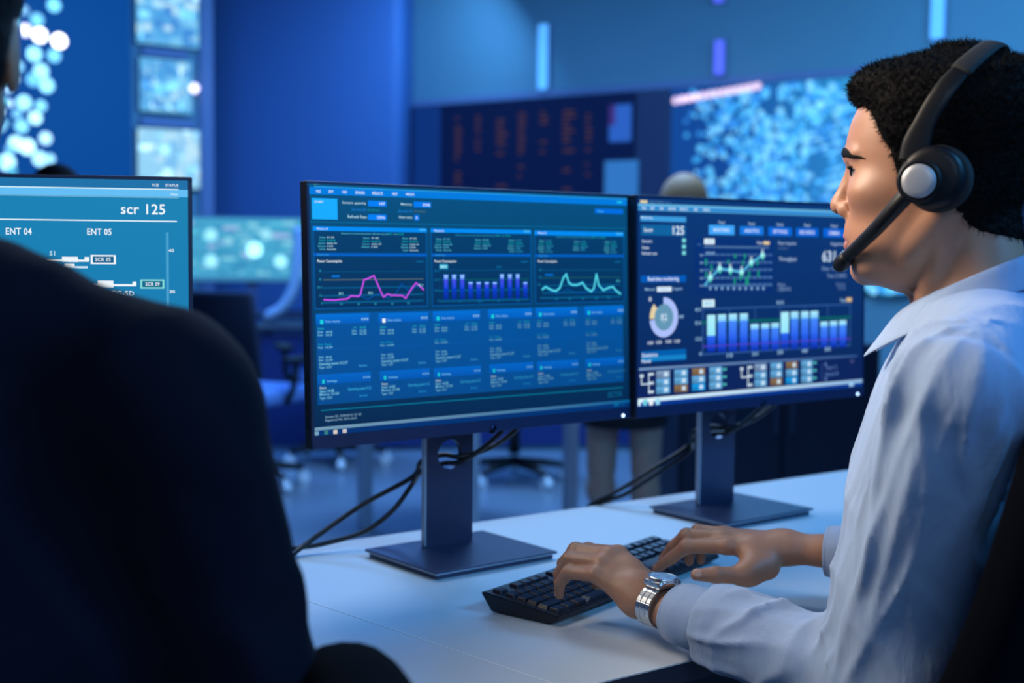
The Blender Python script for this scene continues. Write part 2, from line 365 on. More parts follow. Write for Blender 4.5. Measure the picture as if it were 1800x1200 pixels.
    for i, (hd, hd2) in enumerate(zip(heads, heads2)):
        q = ui.loc(hd[0], hd[1])
        for t, p0, p1, c in txt: ui.ltext(t, (q[0]+p0[0], q[1]+p0[1]), (q[0]+p1[0], q[1]+p1[1]), tuple(int(v*(1-.05*i)) for v in c))
        ui.rect(*hd, (0, 112, 214), (0, 92, 190))
        s = .012; ui.lrect((q[0]+s*.55, q[1]-.0075), (q[0]+s*1.0, q[1]-.0135), (25, 205, 215) if i != 1 else (235, 245, 250)); ui.ltext('Data display', (q[0]+.0155, q[1]-.0085), (q[0]+.039, q[1]-.0125), (120, 190, 235))
        e = ui.loc(hd[2], hd[3]); e = (e[0], q[1])
        for k in range(3): ui.lrect((e[0]-.013+k*.0043, e[1]-.0065), (e[0]-.0105+k*.0043, e[1]-.010), (130, 185, 230))
        q = ui.loc(hd2[0], hd2[1])
        for t, p0, p1, c in txt2: ui.ltext(t, (q[0]+p0[0], q[1]+p0[1]), (q[0]+p1[0], q[1]+p1[1]), tuple(int(v*(1-.05*i)) for v in c))
        ui.rect(*hd2, (0, 100, 198), (0, 86, 178))
        ui.lrect((q[0]+.007, q[1]-.007), (q[0]+.011, q[1]-.0125), (25, 195, 205)); ui.ltext('Settings', (q[0]+.0145, q[1]-.008), (q[0]+.031, q[1]-.012), (110, 190, 230))
        e = ui.loc(hd2[2], hd2[3]); e = (e[0], q[1])
        for k in range(3): ui.lrect((e[0]-.013+k*.0043, e[1]-.006), (e[0]-.0105+k*.0043, e[1]-.0088), (100, 165, 220))
        ui.lrect((q[0]+.003, ui.loc(*((200, 248)))[1]), (q[0]+.082, ui.loc(200, 248)[1]-.0006), (10, 90, 180))
    ui.line([(133, 574), (1720, 452)], .0016, (5, 115, 150))
    ui.text('System ID: 250818 01 01 03', 152, 602, 342, 602, (125, 165, 190)); ui.text('Registered No: 2012-10-01', 152, 620, 318, 622, (125, 165, 190))
    ui.text('SECTOR', 1642, 478, 1718, 499, (10, 100, 145))
    l0 = ui.loc(92, 662); r0 = ui.loc(1750, 519); yl = (l0[1]+r0[1])/2
    ui.lrect((-w2, yl), (w2, yb), (0, 48, 112)); ui.poly([(-w2, yl-.0045), (w2, yl-.0045), (w2, yl), (-w2, yl)], None, [(110, 150, 175), (0, 95, 150), (0, 95, 150), (120, 160, 185)])
    for x, y, c in ((97, 685, (115, 160, 185)), (147, 680, (50, 120, 120)), (195, 677, (215, 205, 195)), (244, 672, (200, 195, 195))): ui.rect(x, y, x+22, y+19, c)
    ui.rect(1675, 535, 1700, 550, (0, 100, 150)); ui.rect(1710, 533, 1732, 548, (0, 70, 130))

def screen_right(ui):
    w2, h2 = MW/2-BZ, MH/2-BZ; yb = -MH/2+BB
    ui.lrect((-w2, h2), (w2, yb), (8, 44, 106), (8, 34, 88), (10, 56, 118))
    c4 = lambda: ui.src(1100, 330, 4.186); c5 = lambda: ui.src(1100, 520, 4.186)
    c4(); W = (228, 240, 252); lt = (150, 195, 230)
    ui.rect(105, 90, 157, 112, (225, 210, 165)); ui.text('Advanced monitoring', 162, 93, 275, 112, (110, 165, 210)); ui.text('Sector', 290, 98, 334, 116, (70, 130, 190))
    a = ui.loc(62, 112); b = ui.loc(62, 165)
    ui.lrect((-w2, a[1]), (w2, b[1]), (38, 130, 208)); ui.lrect((-w2, a[1]), (w2, a[1]-.0045), (100, 180, 225)); ui.lrect((-w2, b[1]+.003), (w2, b[1]), (70, 150, 205))
    for t, x0, x1, y in (('FILE', 118, 148, 138), ('EDIT', 182, 212, 140), ('VIEW', 247, 277, 142), ('SENSORS', 312, 366, 144), ('RESULTS', 398, 455, 147), ('HELP', 500, 530, 150), ('WINDOW', 567, 617, 153)): ui.text(t, x0, y, x1, y+22, W)
    ui.rect(107, 205, 442, 253, (60, 155, 222)); ui.text('Monitoring', 112, 210, 195, 230, W)
    ui.rect(112, 270, 440, 354, (14, 98, 158)); ui.text('Sector', 132, 292, 200, 325, W); ui.text('125', 345, 280, 428, 346, W)
    for t, x1, y in (('Sensors', 192, 380), ('State', 170, 427), ('Refresh rate', 228, 470)): ui.text(t, 118, y, x1, y+23, (205, 225, 245))
    for y in (373, 419, 465): ui.rect(415, y, 440, y+28, (120, 220, 225))
    ui.rect(110, 646, 442, 692, (0, 88, 184)); ui.text('Real-time monitoring', 162, 654, 388, 692, W)
    ui.text('Manual', 140, 737, 212, 754, lt); ui.rect(228, 728, 335, 763, (215, 235, 250)); ui.text('Auto', 255, 737, 306, 754, (160, 195, 230)); ui.text('Digital', 347, 734, 413, 754, lt)
    for i, (x0, y0, x1, y1, c, t) in enumerate(((610, 272, 798, 347, (62, 165, 250), 'MONITORING'), (838, 282, 1012, 349, (22, 120, 226), 'ANALYTICS'), (1048, 288, 1220, 355, (8, 104, 220), 'SETTINGS'), (1252, 293, 1415, 361, (4, 98, 212), 'RECORDS'), (1452, 298, 1612, 366, (4, 98, 216), 'CAMERA'))):
        ui.rect(x0, y0, x1, y1, c); m = (x0+x1)/2; hw = (58, 52, 52, 54, 40)[i]; ui.text(t, m-hw, (y0+y1)/2-13, m+hw, (y0+y1)/2+15, W)
        ui.text('Panel', m-22, y0-29, m+22, y0-6, (170, 200, 230))
    ui.rect(505, 370, 1085, 770, (5, 48, 118), (6, 44, 110))
    ui.rect(575, 374, 652, 415, (222, 242, 250)); ui.text('LIVE', 592, 384, 636, 405, (150, 190, 225))
    ui.text('Year', 960, 392, 1008, 416, (200, 215, 235)); ui.rect(1012, 394, 1056, 418, (228, 205, 155)); ui.rect(523, 408, 556, 426, (40, 80, 140))
    ui.rect(575, 428, 1052, 445, (80, 118, 165))
    for i, y in enumerate((485, 542, 597, 655, 710)): ui.rect(572, y, 1075, y+14-i, (70, 112, 168)); ui.text('%d0' % (5-i), 545, y+2, 566, y+18, lt)
    for i in range(12): ui.rect(612+i*39, 455, 618+i*39, 715, (10, 52, 112))
    for x, y0, y1 in ((588, 520, 572), (628, 565, 620), (752, 530, 560), (803, 485, 520), (875, 485, 522), (862, 535, 570), (905, 612, 660), (973, 610, 655), (800, 660, 710), (885, 650, 715), (965, 530, 570), (590, 620, 660), (840, 640, 680), (895, 670, 712)): ui.rect(x-6, y0, x+7, y1, (22, 150, 118))
    pts = [(580, 715), (620, 662), (690, 595), (768, 605), (850, 622), (922, 550), (1005, 497)]
    ui.line(pts, .0036, (85, 190, 230))
    for x, y in pts[1:]: ui.rect(x-8, y-46, x+8, y, (165, 185, 205)); ui.disc(ui.loc(x, y), .0058, (165, 245, 245), n=14); ui.rect(x-6, y+8, x+8, y+34, (60, 190, 165))
    for i in range(10): ui.rect(612+i*43.5, 728, 628+i*43.5, 750, (120, 165, 205))
    ui.text('SENSORS', 588, 470, 655, 490, lt)
    ui.text('Peer impulse', 1122, 395, 1252, 427, (165, 190, 220)); ui.text('04.03.21', 1122, 438, 1190, 452, (90, 120, 170)); ui.text('Throughput', 1125, 508, 1255, 546, (165, 190, 220))
    ui.text('Registered', 1510, 402, 1612, 430, (170, 195, 225)); ui.text('631 G', 1445, 462, 1625, 545, (205, 228, 248)); ui.text('Date: 14.08.2021', 1442, 578, 1620, 606, (120, 150, 195)); ui.text('Time: 21:08:02', 1480, 632, 1620, 660, (120, 150, 195))
    ui.text('Sector', 1545, 695, 1615, 718, (95, 125, 175)); ui.text('0125', 1560, 724, 1615, 748, (95, 125, 175)); ui.text('Run', 1120, 700, 1170, 722, (120, 150, 195)); ui.text('128.012', 1120, 730, 1212, 757, (120, 150, 195))
    c5()
    c0 = ui.loc(279, 157); R = abs(ui.loc(279, 10)[1]-c0[1])
    ui.disc(c0, R, (172, 192, 250), R*.66, 92, -172, 56); ui.disc(c0, R*.98, (228, 210, 165), R*.66, 136, 184, 16); ui.disc(c0, R*.66, (100, 150, 180), n=40)
    ui.text('82', 255, 132, 304, 180, (205, 228, 245)); ui.text('Hz', 268, 188, 290, 200, (170, 200, 220)); ui.text('0', 168, 8, 188, 40, W); ui.text('40', 388, 140, 424, 164, lt)
    for x, y in ((160, 335), (222, 330), (293, 325), (357, 322)): ui.text('120', x, y, x+40, y+20, W)
    ui.rect(113, 408, 442, 470, (0, 96, 176), (0, 80, 160)); ui.rect(113, 448, 442, 462, (20, 130, 200)); ui.text('Statistics', 116, 423, 232, 443, W); ui.text('Panel', 116, 470, 182, 490, W)
    ui.rect(562, 28, 652, 80, (205, 238, 250)); ui.text('MAIN', 580, 42, 632, 66, (140, 190, 225)); ui.text('RUN', 1110, 36, 1160, 60, lt); ui.text('Year', 1575, 18, 1618, 44, lt); ui.rect(1622, 13, 1660, 42, (215, 185, 140))
    fr = (44, 88, 152); A, B = ui.loc(562, 90), ui.loc(1650, 368)
    ui.lframe(A, B, .0026, fr)
    for x in (760, 950, 1133, 1313, 1485): ui.lrect((ui.loc(x, 100)[0]-.001, A[1]), (ui.loc(x, 100)[0]+.001, B[1]), fr)
    for y in (310,): ui.line([(562, y), (1650, y-50)], .002, (22, 72, 136))
    ui.line([(562, 195), (1650, 156)], .0055, (8, 92, 96)); ui.line([(562, 372), (1650, 312)], .0032, (56, 40, 140))
    X = (597, 676, 757, 837, 917, 995, 1068, 1140, 1212, 1288, 1358, 1430, 1500, 1568); Y = (140, 137, 133, 130, 208, 205, 200, 120, 117, 115, 112, 190, 185, 180); Z = (410, 410, 405, 405, 402, 398, 395, 385, 388, 385, 383, 378, 376, 374)
    for i, (x, y, z) in enumerate(zip(X, Y, Z)):
        w = 60-.6*i; m = y+(z-y)*.62
        ui.rect(x, y, x+w, m, (78, 150, 255), (45, 100, 240)); ui.rect(x, m, x+w, z, (40, 96, 238), (5, 40, 170))
        ui.rect(x, y, x+w, y+(150 if i in (0, 7) else 48 if Z[i]-Y[i] > 240 else 34), (175, 240, 255), (150, 232, 255) if i in (0, 7) else (130, 205, 255))
    ui.line([(562, 372), (1650, 312)], .0018, (80, 60, 200))
    for x, y, s in ((507, 88, '45.0'), (507, 186, '35.0'), (512, 303, '15.0')): ui.text(s, x, y, x+44, y+26, lt)
    ui.text('0', 540, 412, 556, 438, lt)
    for x, y, s in ((742, 423, '10'), (928, 412, '20.0'), (1113, 400, '30'), (1293, 390, '40'), (1462, 378, '50')): ui.text(s, x, y, x+42, y+26, lt)
    p, q = ui.loc(95, 541), ui.loc(1700, 441)
    ui.lrect((-w2, (p[1]+q[1])/2-.004), (w2, ui.loc(62, 757)[1]), (10, 32, 88)); ui.poly([(p[0], p[1]-.002), (q[0], q[1]-.002), (q[0], q[1]+.0025), (p[0], p[1]+.0025)], None, [(105, 140, 185), (45, 80, 140), (45, 80, 140), (120, 155, 195)])
    for gx, gy, x2, y2, xr, yr in ((222, 552, 318, 600, 355, 610), (945, 502, 1030, 549, 1062, 560)):
        a, b = ui.loc(gx, gy), ui.loc(x2, y2); px = ui.loc(xr, gy)[0]-a[0]; py = ui.loc(gx, yr)[1]-a[1]; cw, ch = b[0]-a[0], b[1]-a[1]
        cw = px*.76
        for r in range(3):
            for c in range(4):
                k = (98, 168, 218)
                if (r, c) == (0, 0): k = (128, 156, 190)
                if (r, c) in ((0, 2), (2, 1)): k = (135, 108, 74)
                if (r, c) == (2, 2): k = (20, 150, 226)
                x, y = a[0]+c*px, a[1]+r*py
                ui.lrect((x, y), (x+cw, y+ch*.97), k); ui.lrect((x, y+ch*.45), (x+cw*.45, y+ch*.97), tuple(int(v*.86) for v in k)); ui.ltext('0', (x+cw*.58, y+ch*.2), (x+cw*.84, y+ch*.78), (225, 240, 250)); ui.lrect((x+cw*.58, y+ch*.22), (x+cw*.84, y+ch*.76), (205, 228, 245))
                if c == 3: ui.lrect((x+cw*1.05, y+ch*.25), (x+cw*1.35, y+ch*.6), (70, 175, 175))
        wc = (195, 215, 230); x0 = a[0]-px*.8; y0 = a[1]-.004; t = .0025
        ui.lrect((x0-.004, y0), (x0+.005, y0-.005), wc); ui.lline([(x0, y0-.003), (x0, y0+1.25*py), (x0+px*.55, y0+1.25*py)], t, wc); ui.lline([(x0+px*.4, y0+.1*py), (x0+px*.4, y0+2.3*py)], t, wc)
        for r in range(3): yy = y0+(.05+r*1.12)*py; ui.lline([(x0+px*.4, yy), (x0+px*.62, yy)], .0045, wc)
    ui.line([(1440, 500), (1440, 612)], .002, (50, 80, 140))
    for t, x0, y0, x1 in (('4', 1452, 490, 1478), ('Panel 12', 1470, 512, 1550), ('Refresh 04', 1466, 560, 1560), ('s', 1458, 598, 1480)): ui.text(t, x0, y0, x1, y0+24, (85, 120, 175))
    ui.rect(1650, 468, 1674, 492, (62, 70, 120))
    p, q = ui.loc(65, 757), ui.loc(1718, 615); yl = (p[1]+q[1])/2
    ui.lrect((-w2, yl), (w2, yb), (6, 62, 160), (4, 48, 130), (6, 66, 168)); ui.poly([(-w2, yl-.0068), (w2, yl-.0068), (w2, yl), (-w2, yl)], None, [(210, 240, 255), (130, 175, 220), (150, 190, 225), (225, 248, 255)])
    for x, y, c in ((78, 766, (215, 245, 255)), (125, 762, (110, 205, 225)), (170, 759, (235, 245, 250)), (218, 756, (150, 220, 245))): ui.rect(x, y, x+29, y+42, c)
    ui.rect(1640, 642, 1674, 662, (160, 205, 240))

def screen_left(ui):
    w2, h2 = MW/2-BZ, MH/2-BZ; yb = -MH/2+BB; W = (238, 246, 252)
    ui.lrect((-w2, h2), (w2, yb), (25, 128, 180), (22, 120, 176), (26, 130, 180))
    ui.src(0, 300, 4.614); X = lambda y: ui.loc(1400, y)[1]; xr = ui.loc(1448, 155)[0]
    ui.lrect((-w2, h2), (w2, X(152)), (30, 112, 168)); ui.lrect((-w2, X(153)), (w2, X(213)), (100, 190, 244)); ui.lrect((-w2, X(148)), (xr, X(157)), (215, 240, 252)); ui.lrect((-w2, X(214)), (xr, X(223)), (110, 175, 210))
    ui.text('0125', 1235, 104, 1287, 128, W); ui.text('STATUS', 1340, 107, 1447, 130, W); ui.text('Close', 1385, 180, 1443, 201, W)
    ui.text('scr 125', 980, 266, 1340, 356, W); ui.lrect((-w2, X(406)), (ui.loc(1435, 410)[0], X(416)), (222, 240, 250))
    ui.text('ENT 04', 47, 462, 258, 520, W); ui.text('ENT 05', 707, 467, 905, 523, W); ui.text('ENT 03', -560, 456, -350, 514, W)
    ui.text('S1', 402, 650, 447, 688, (190, 225, 240))
    def hl(x0, x1, y, t, c=W): a = ui.loc(x0, y); b = ui.loc(x1, y); ui.lrect((a[0], a[1]+t/2), (b[0], a[1]-t/2), c)
    hl(-900, 720, 718, .0027); hl(195, 330, 722, .0068); hl(503, 632, 718, .0068); hl(686, 724, 716, .0055); hl(300, 712, 780, .0026, (205, 230, 245)); hl(523, 605, 768, .0045); hl(275, 310, 773, .004)
    ui.rect(735, 682, 940, 758, W); ui.rect(752, 694, 923, 746, (10, 95, 140)); ui.text('SCR 05', 772, 704, 898, 734, W)
    ui.text('-TN 1.3', 352, 817, 495, 852, W)
    hl(-900, 1100, 920, .0027); hl(793, 920, 919, .0092); hl(1075, 1106, 917, .006); hl(628, 652, 925, .006, (60, 110, 220))
    ui.rect(1138, 881, 1334, 956, (130, 215, 215)); ui.rect(1154, 893, 1318, 944, (10, 105, 140)); ui.text('SCR 09', 1180, 903, 1295, 934, W)
    ui.text('TG-5D', 905, 974, 1088, 1017, W)
    a = ui.loc(1345, 500); ui.lrect(a, (a[0]+.0035, ui.loc(1360, 1250)[1]), (70, 158, 205)); ui.text('40', 1367, 634, 1412, 660, W); ui.text('30', 1375, 967, 1420, 993, W)

def make_monitor(face, yaw, tilt, draw, label, group):
    root = thing('computer_monitor', label, 'monitor', group=group)
    R = Matrix.Rotation(yaw, 4, 'Z'); base = Vector(face)-R@Vector((0, -.055, 0)); base.z = DESKZ
    root.location = base; root.rotation_euler = (0, 0, yaw)
    zc = face[2]-DESKZ
    Ml = Matrix.Translation((0, -.055, zc))@Matrix.Rotation(-tilt, 4, 'X')      # face frame in the monitor's space
    Mf = Matrix.Translation(base)@R@Ml
    bm = bmesh.new(); bx(bm, (0, .0085, 0), (MW, .017, MH), None, .0012); bx(bm, (0, .030, -.01), (.40, .03, .24), None, .008)
    for v in bm.verts: v.co = Ml@v.co
    from_bm('housing', bm, M_mon, root)
    bm = bmesh.new(); w2 = MW/2                                               # front bezel: four rails round the display
    for c, s in (((0, -.0002, MH/2-BZ/2), (MW-.003, .0016, BZ-.001)), ((0, -.0004, -MH/2+BB/2), (MW-.003, .002, BB-.001)), ((-w2+BZ/2, -.0002, 0), (BZ-.001, .0016, MH-.012)), ((w2-BZ/2, -.0002, 0), (BZ-.001, .0016, MH-.012))): bx(bm, c, s, Ml)
    from_bm('bezel', bm, M_bezel, root)
    bm = bmesh.new()
    for k in range(4): bx(bm, (-MW/2-.0004, .011, -.085-k*.022), (.0016, .006, .014), Ml, .0004)
    from_bm('side_port_strip', bm, M_black, root)
    ui = UI(Mf); draw(ui); d = ui.build('display', M_screen, root); d.matrix_local = Ml
    bm = bmesh.new(); bx(bm, (w2-.020, -.0016, -MH/2+.005), (.0045, .0015, .0045), Ml, .0006); from_bm('power_led', bm, M_led, root)
    bm = bmesh.new(); lathe(bm, [(0, -.0028), (.006, -.0024), (.0078, 0), (.0078, .003)], Ml@Matrix.Translation((.012, -.0005, -MH/2+.004))@Matrix.Rotation(-PI/2, 4, 'X'), 24); from_bm('logo_badge', bm, M_badge, root, True)
    # stand: column with a cable hole, neck, plate
    cx, cy = .012, .052; zt = zc-.02
    bm = bmesh.new(); w, n, hz, r = .046, 48, .157, .0235; ring, outer = [], []
    for sgn, yy in ((-1, cy-.005), (1, cy+.005)):
        a, b = [], []
        for i in range(n):
            t = 2*PI*i/n; c, s = math.cos(t), math.sin(t); a.append(bm.verts.new((cx+r*c, yy, hz+r*s)))
            k = 1/max(abs(c), abs(s)); b.append(bm.verts.new((cx+w*c*k, yy+(.0 if abs(c*k) < .8 else -.0*sgn), hz+w*s*k)))
        for i in range(n): bm.faces.new((a[i], a[(i+1) % n], b[(i+1) % n], b[i]))
        ring.append(a); outer.append(b)
    for g in (ring, outer):
        for i in range(n): bm.faces.new((g[0][i], g[0][(i+1) % n], g[1][(i+1) % n], g[1][i]))
    bx(bm, (cx, cy, (hz-w+.008)/2), (2*w, .010, hz-w-.008)); bx(bm, (cx, cy, (hz+w+zt)/2), (2*w, .010, zt-hz-w)); bx(bm, (cx, cy+.012, .06), (.06, .018, .10), None, .006); bx(bm, (cx, cy-.022, zt-.03), (.09, .05, .09))
    from_bm('stand_column', bm, M_stand, root)
    bm = bmesh.new(); bx(bm, (cx-w-.0012, cy, zt/2+.004), (.0026, .0105, zt-.02), None, .0006); from_bm('column_edge', bm, M_alu, root)
    bm = bmesh.new(); bx(bm, (0, 0, .0112), (.233, .192, .0026), None, .0006); bx(bm, (0, 0, .0042), (.224, .183, .0080), None, .002)
    from_bm('stand_base', bm, M_stand, root)
    bm = bmesh.new(); bx(bm, (0, 0, .0090), (.2336, .1926, .0016), None, .0004); from_bm('base_glint', bm, M_alu, root)  # bright rim painting the bevel highlight round the base
    return root, Mf
# ------------------------------------------------------------------ people
_tz = [(-112, 30, 20, 6), (-107, 46, 28, 20), (-103, 66, 12, 32), (-97, 77, 2, 41), (-89, 81.5, -4, 47), (-76, 82.5, -10, 53), (-66, 85, -16, 57), (-54, 87, -24, 60.5), (-36, 87.5, -50, 65), (-24, 87, -68, 68), (-6, 87, -82, 71), (12, 88.5, -89, 72.5), (29, 92, -93, 74), (43, 90.5, -95, 75), (60, 86.5, -95, 74.5), (77, 78.5, -92, 71.5), (92, 68, -86, 65), (105, 52, -76, 55), (115, 33, -60, 41), (121, 12, -42, 22), (124, -6, -26, 8)]
_zz = np.arange(-125, 140, 1.0)
def _tab(i, sg=4.0):
    v = np.interp(_zz, [r[0] for r in _tz], [r[i] for r in _tz]); k = np.exp(-.5*(np.arange(-14, 15)/sg)**2); k /= k.sum()
    return np.convolve(np.pad(v, 14, mode='edge'), k, mode='valid')
_TF, _TB, _TW = _tab(1), _tab(2), _tab(3)
def skull(u, y, z, grow=0.0):
    zc = np.clip(z, -124, 138); f = np.interp(zc, _zz, _TF)+grow; b = np.interp(zc, _zz, _TB)-grow; w = np.interp(zc, _zz, _TW)+grow
    s_ = np.clip((z-60)/45, 0, 1); lw = np.clip((-z-5)/52, 0, 1); lw = lw*lw*(3-2*lw); c = (2.0*(1-s_)+(f+b)*.5*s_)*(1-lw)+((f+b)*.5-8)*lw; L = np.where(u > c, f-c, c-b); L = np.maximum(L, 3); p = 2.25
    q = ((np.abs(u-c)/L)**p+(np.abs(y)/w)**p)**(1/p)
    d = (q-1)*np.minimum(L, w)
    return np.maximum(d, np.maximum(z-123-grow*.9, -111-z))
def head_sdf(G, yoke=True):
    u, y, z = G; a = np.abs(y); P = (u, a, z); S = (u, y, z)
    d = skull(u, y, z)
    d = smax(d, -s_ell(P, (98, 31, 8), (17, 19, 11)), 9)                       # eye sockets
    d = smin(d, s_cone(P, (86, 9, 27), (74, 44, 27), 6.5, 5), 9)               # brow ridge
    d = smin(d, s_ell(P, (56, 43, -12), (22, 17, 13)), 22)                     # cheekbone
    d = smin(d, s_ell(S, (70, 0, -51), (19, 26, 19)), 12)                      # muzzle
    d = smin(d, s_ell(P, (60, 30, -84), (16, 18, 12)), 14)
    d = smin(d, s_ell(S, (67.5, 0, -91), (16, 20, 14)), 9)                       # chin
    d = smin(d, s_cone(S, (86, 0, 12), (96, 0, -16), 5.5, 7.5), 7)             # nose ridge
    d = smin(d, s_ell(S, (96.5, 0, -23), (10.5, 11, 9.5)), 6)                  # tip
    d = smin(d, s_ell(P, (86, 13.5, -27.5), (11.5, 7.2, 9.3)), 4)                # wings
    d = smax(d, -s_ell(P, (96, 8.5, -32.8), (6, 4.2, 3.8)), 1.2)               # nostrils
    d = smax(d, -s_cone(P, (85, 20.5, -20), (80, 20.5, -33), 1.2, 1.5), 4)     # alar groove
    d = smin(d, s_cone(P, (87.5, 0, -53.5), (77, 22, -58), 4.6, 2.0), 4)       # lips
    d = smin(d, s_cone(P, (86.5, 0, -65), (76, 21, -60.5), 5.6, 2.5), 4)
    d = smax(d, -s_cone(P, (94.5, 0, -59.2), (77, 27, -59.6), 1.5, 1.3), 2)
    d = smax(d, -s_ell(S, (94, 0, -76.5), (9, 20, 4)), 6)
    d = smin(d, s_ell(P, (69.5, 31.5, 10.5), (13.4, 15, 13.4)), 3)             # lids
    lid = np.maximum(s_ell(P, (83, 33, 9.6), (11, 13.5, 5.4)), -(z-4.8)+0*z)
    d = smax(d, -s_ell(P, (83, 34, 9.0), (12, 15, 6.0)), 1.2)
    d = smin(d, s_cone(P, (80, 20, 15.5), (73, 45, 14.5), 1.8, 1.6), 2.5)      # upper lid fold
    ear = smax(s_ell(P, (-4, 75, 2), (17, 5.5, 30), ((.96, 0, -.28), (0, 1, 0), (.28, 0, .96))), -s_ell(P, (2, 82, 4), (9, 6, 16)), 3)
    d = smin(d, ear, 5)
    nk = s_cone(P, (-28, 0, -40), (-51, 0, -175), 47, 56)
    nk = smin(nk, s_cone(S, (4, 0, -100), (-4, 0, -165), 22, 24), 14)
    nk = smin(nk, s_cone(P, (-14, 52, -38), (14, 17, -160), 12, 12), 10)
    if yoke: nk = smin(nk, s_cone(P, (-50, 30, -140), (-62, 110, -175), 34, 30), 30)
    d = smin(d, nk, 13)
    d = smin(d, s_cone(P, (-2, 57, -40), (22, 48, -78), 9, 7), 14)             # jaw angle
    return d
def poly_sd(px, pz, poly):
    d = np.full(px.shape, 1e9); ins = np.zeros(px.shape, bool); n = len(poly)
    for i in range(n):
        (ax, az), (bx_, bz) = poly[i], poly[(i+1) % n]; ex, ez = bx_-ax, bz-az; wx, wz = px-ax, pz-az
        t = np.clip((wx*ex+wz*ez)/(ex*ex+ez*ez), 0, 1); d = np.minimum(d, np.hypot(wx-ex*t, wz-ez*t))
        c = ((az > pz) != (bz > pz)); cr = c & (px < (bx_-ax)*(pz-az)/((bz-az) if bz != az else 1e-9)+ax); ins ^= cr
    return np.where(ins, -d, d)
HAIRLINE = [(130, 80), (86, 79), (76, 77), (66, 73), (58, 66), (52, 53), (46, 40), (38, 28), (33, 12), (29, 0), (20, 4), (8, 22), (-8, 20), (-20, 0), (-20, -22), (-26, -38), (-45, -50), (-82, -58), (-140, -60), (-140, 180), (130, 180)]
def curl(u, y, z, s):
    return (np.sin(u*s+1.7*np.sin(y*s*.7))*np.sin(z*s*1.1+1.3*np.sin(u*s*.8))*np.sin(y*s*.9+z*s*.3))
def hair_sdf(G, top=1.0):
    u, y, z = G
    reg = poly_sd(u[:, 0, :], z[:, 0, :], HAIRLINE)[:, None, :]+0*y
    t = 4+11*np.clip((z-25)/50, 0, 1)+7*top*np.exp(-((u-62)/30)**2-((z-112)/24)**2)+3*np.clip((-u-40)/50, 0, 1)*np.clip((z+5)/40, 0, 1)-1.8*np.clip((-z-15)/20, 0, 1)
    fade = np.clip(-reg/(9.0+9*np.clip((z-55)/20, 0, 1)), 0, 1); t = t*(.30+.70*fade*(2-fade))
    base = smin(skull(u, y, z), s_cone((u, np.abs(y), z), (-28, 0, -40), (-51, 0, -175), 47, 56), 13)
    h = float(u[1, 0, 0]-u[0, 0, 0]); g = np.gradient(base, h); base = base/np.clip(np.sqrt(g[0]**2+g[1]**2+g[2]**2), .3, 1.4)
    d = base-t+1.3*curl(u, y, z, .55)+.9*curl(z, u, y, 1.15)+.0*u
    d = np.maximum(d, z-123-13*(.85+.15*top)+.0011*(u+25)**2+.0016*y**2+5.5*np.exp(-((u+51)/13)**2))
    return smax(d, reg, 2.5)
def hand_sdf(wrist, mcps, chains, thumb, arm=None, back=None, sc=1.0):
    """wrist point, four knuckles, four [pip, dip, tip] chains, thumb [cmc, mcp, ip, tip]"""
    W = V3(wrist); M = [V3(m) for m in mcps]
    def fn(P):
        d = None
        mid = (M[1]+M[2])/2; ax = (mid-W)/np.linalg.norm(mid-W); side = (M[0]-M[3])/np.linalg.norm(M[0]-M[3]); nrm = np.cross(ax, side); nrm /= np.linalg.norm(nrm)
        for i, m in enumerate(M):
            r0 = W+ax*.012+side*(.014, .005, -.005, -.013)[i]
            c = s_cone(P, r0, m-nrm*.001*0, .0155*sc, (.0108, .0108, .0102, .0094)[i]*sc)
            d = c if d is None else smin(d, c, .010)
        for i, ch in enumerate(chains):
            pts = [M[i]]+[V3(c) for c in ch]; r = np.array((.0108, .0096, .0086, .0070))*((1.0, 1.02, .97, .87)[i])*sc
            f = None
            for k in range(3):
                c = s_cone(P, pts[k], pts[k+1], r[k], r[k+1]); f = c if f is None else smin(f, c, .0022)
            f = smin(f, s_cone(P, pts[1], pts[1]+(pts[2]-pts[1])*.05, r[1]*1.09, r[1]*1.09), .003)
            d = smin(d, f, .0065)
        t = [V3(p) for p in thumb]; f = None; r = np.array((.0150, .0118, .0108, .0078))*sc
        for k in range(3):
            c = s_cone(P, t[k], t[k+1], r[k], r[k+1]); f = c if f is None else smin(f, c, .004)
        d = smin(d, f, .008)
        d = smin(d, s_cone(P, W+ax*.02, t[0]*.3+t[1]*.7, .021*sc, .013*sc), .016)
        d = smin(d, s_cone(P, t[0]*.35+t[1]*.65, M[0]*.62+W*.38, .0135*sc, .015*sc), .014)
        if arm is not None:
            dirn = V3(arm)-W; L = np.linalg.norm(dirn)
            d = smin(d, wrist_cone(P, W, V3(arm), nrm, .0265*sc, .034*sc), .018)
        return d
    return fn
def wrist_cone(P, a, b, nrm, ra, rb):
    """forearm, flattened across nrm"""
    ab = b-a; L2 = float(ab@ab); x, y, z = P[0]-a[0], P[1]-a[1], P[2]-a[2]
    t = (x*ab[0]+y*ab[1]+z*ab[2])/L2; tc = np.clip(t, 0, 1); qx, qy, qz = x-tc*ab[0], y-tc*ab[1], z-tc*ab[2]
    n = nrm-ab*(nrm@ab)/L2; n /= np.linalg.norm(n); h = qx*n[0]+qy*n[1]+qz*n[2]
    fl = .72+.18*tc; r2 = np.sqrt(np.maximum(qx*qx+qy*qy+qz*qz-h*h, 0)+(h/fl)**2)
    return (r2-(ra+(rb-ra)*tc))*.85
def folds(P, amp, sets):
    d = 0
    for (kx, ky, kz), ph, wv in sets:
        s = P[0]*kx+P[1]*ky+P[2]*kz; w = np.sin(P[0]*wv[0]+P[1]*wv[1]+P[2]*wv[2]+ph*2.1)
        v = np.sin(s+ph+1.6*w); d = d+(1-np.abs(v))**1.6-.4
    return d*amp

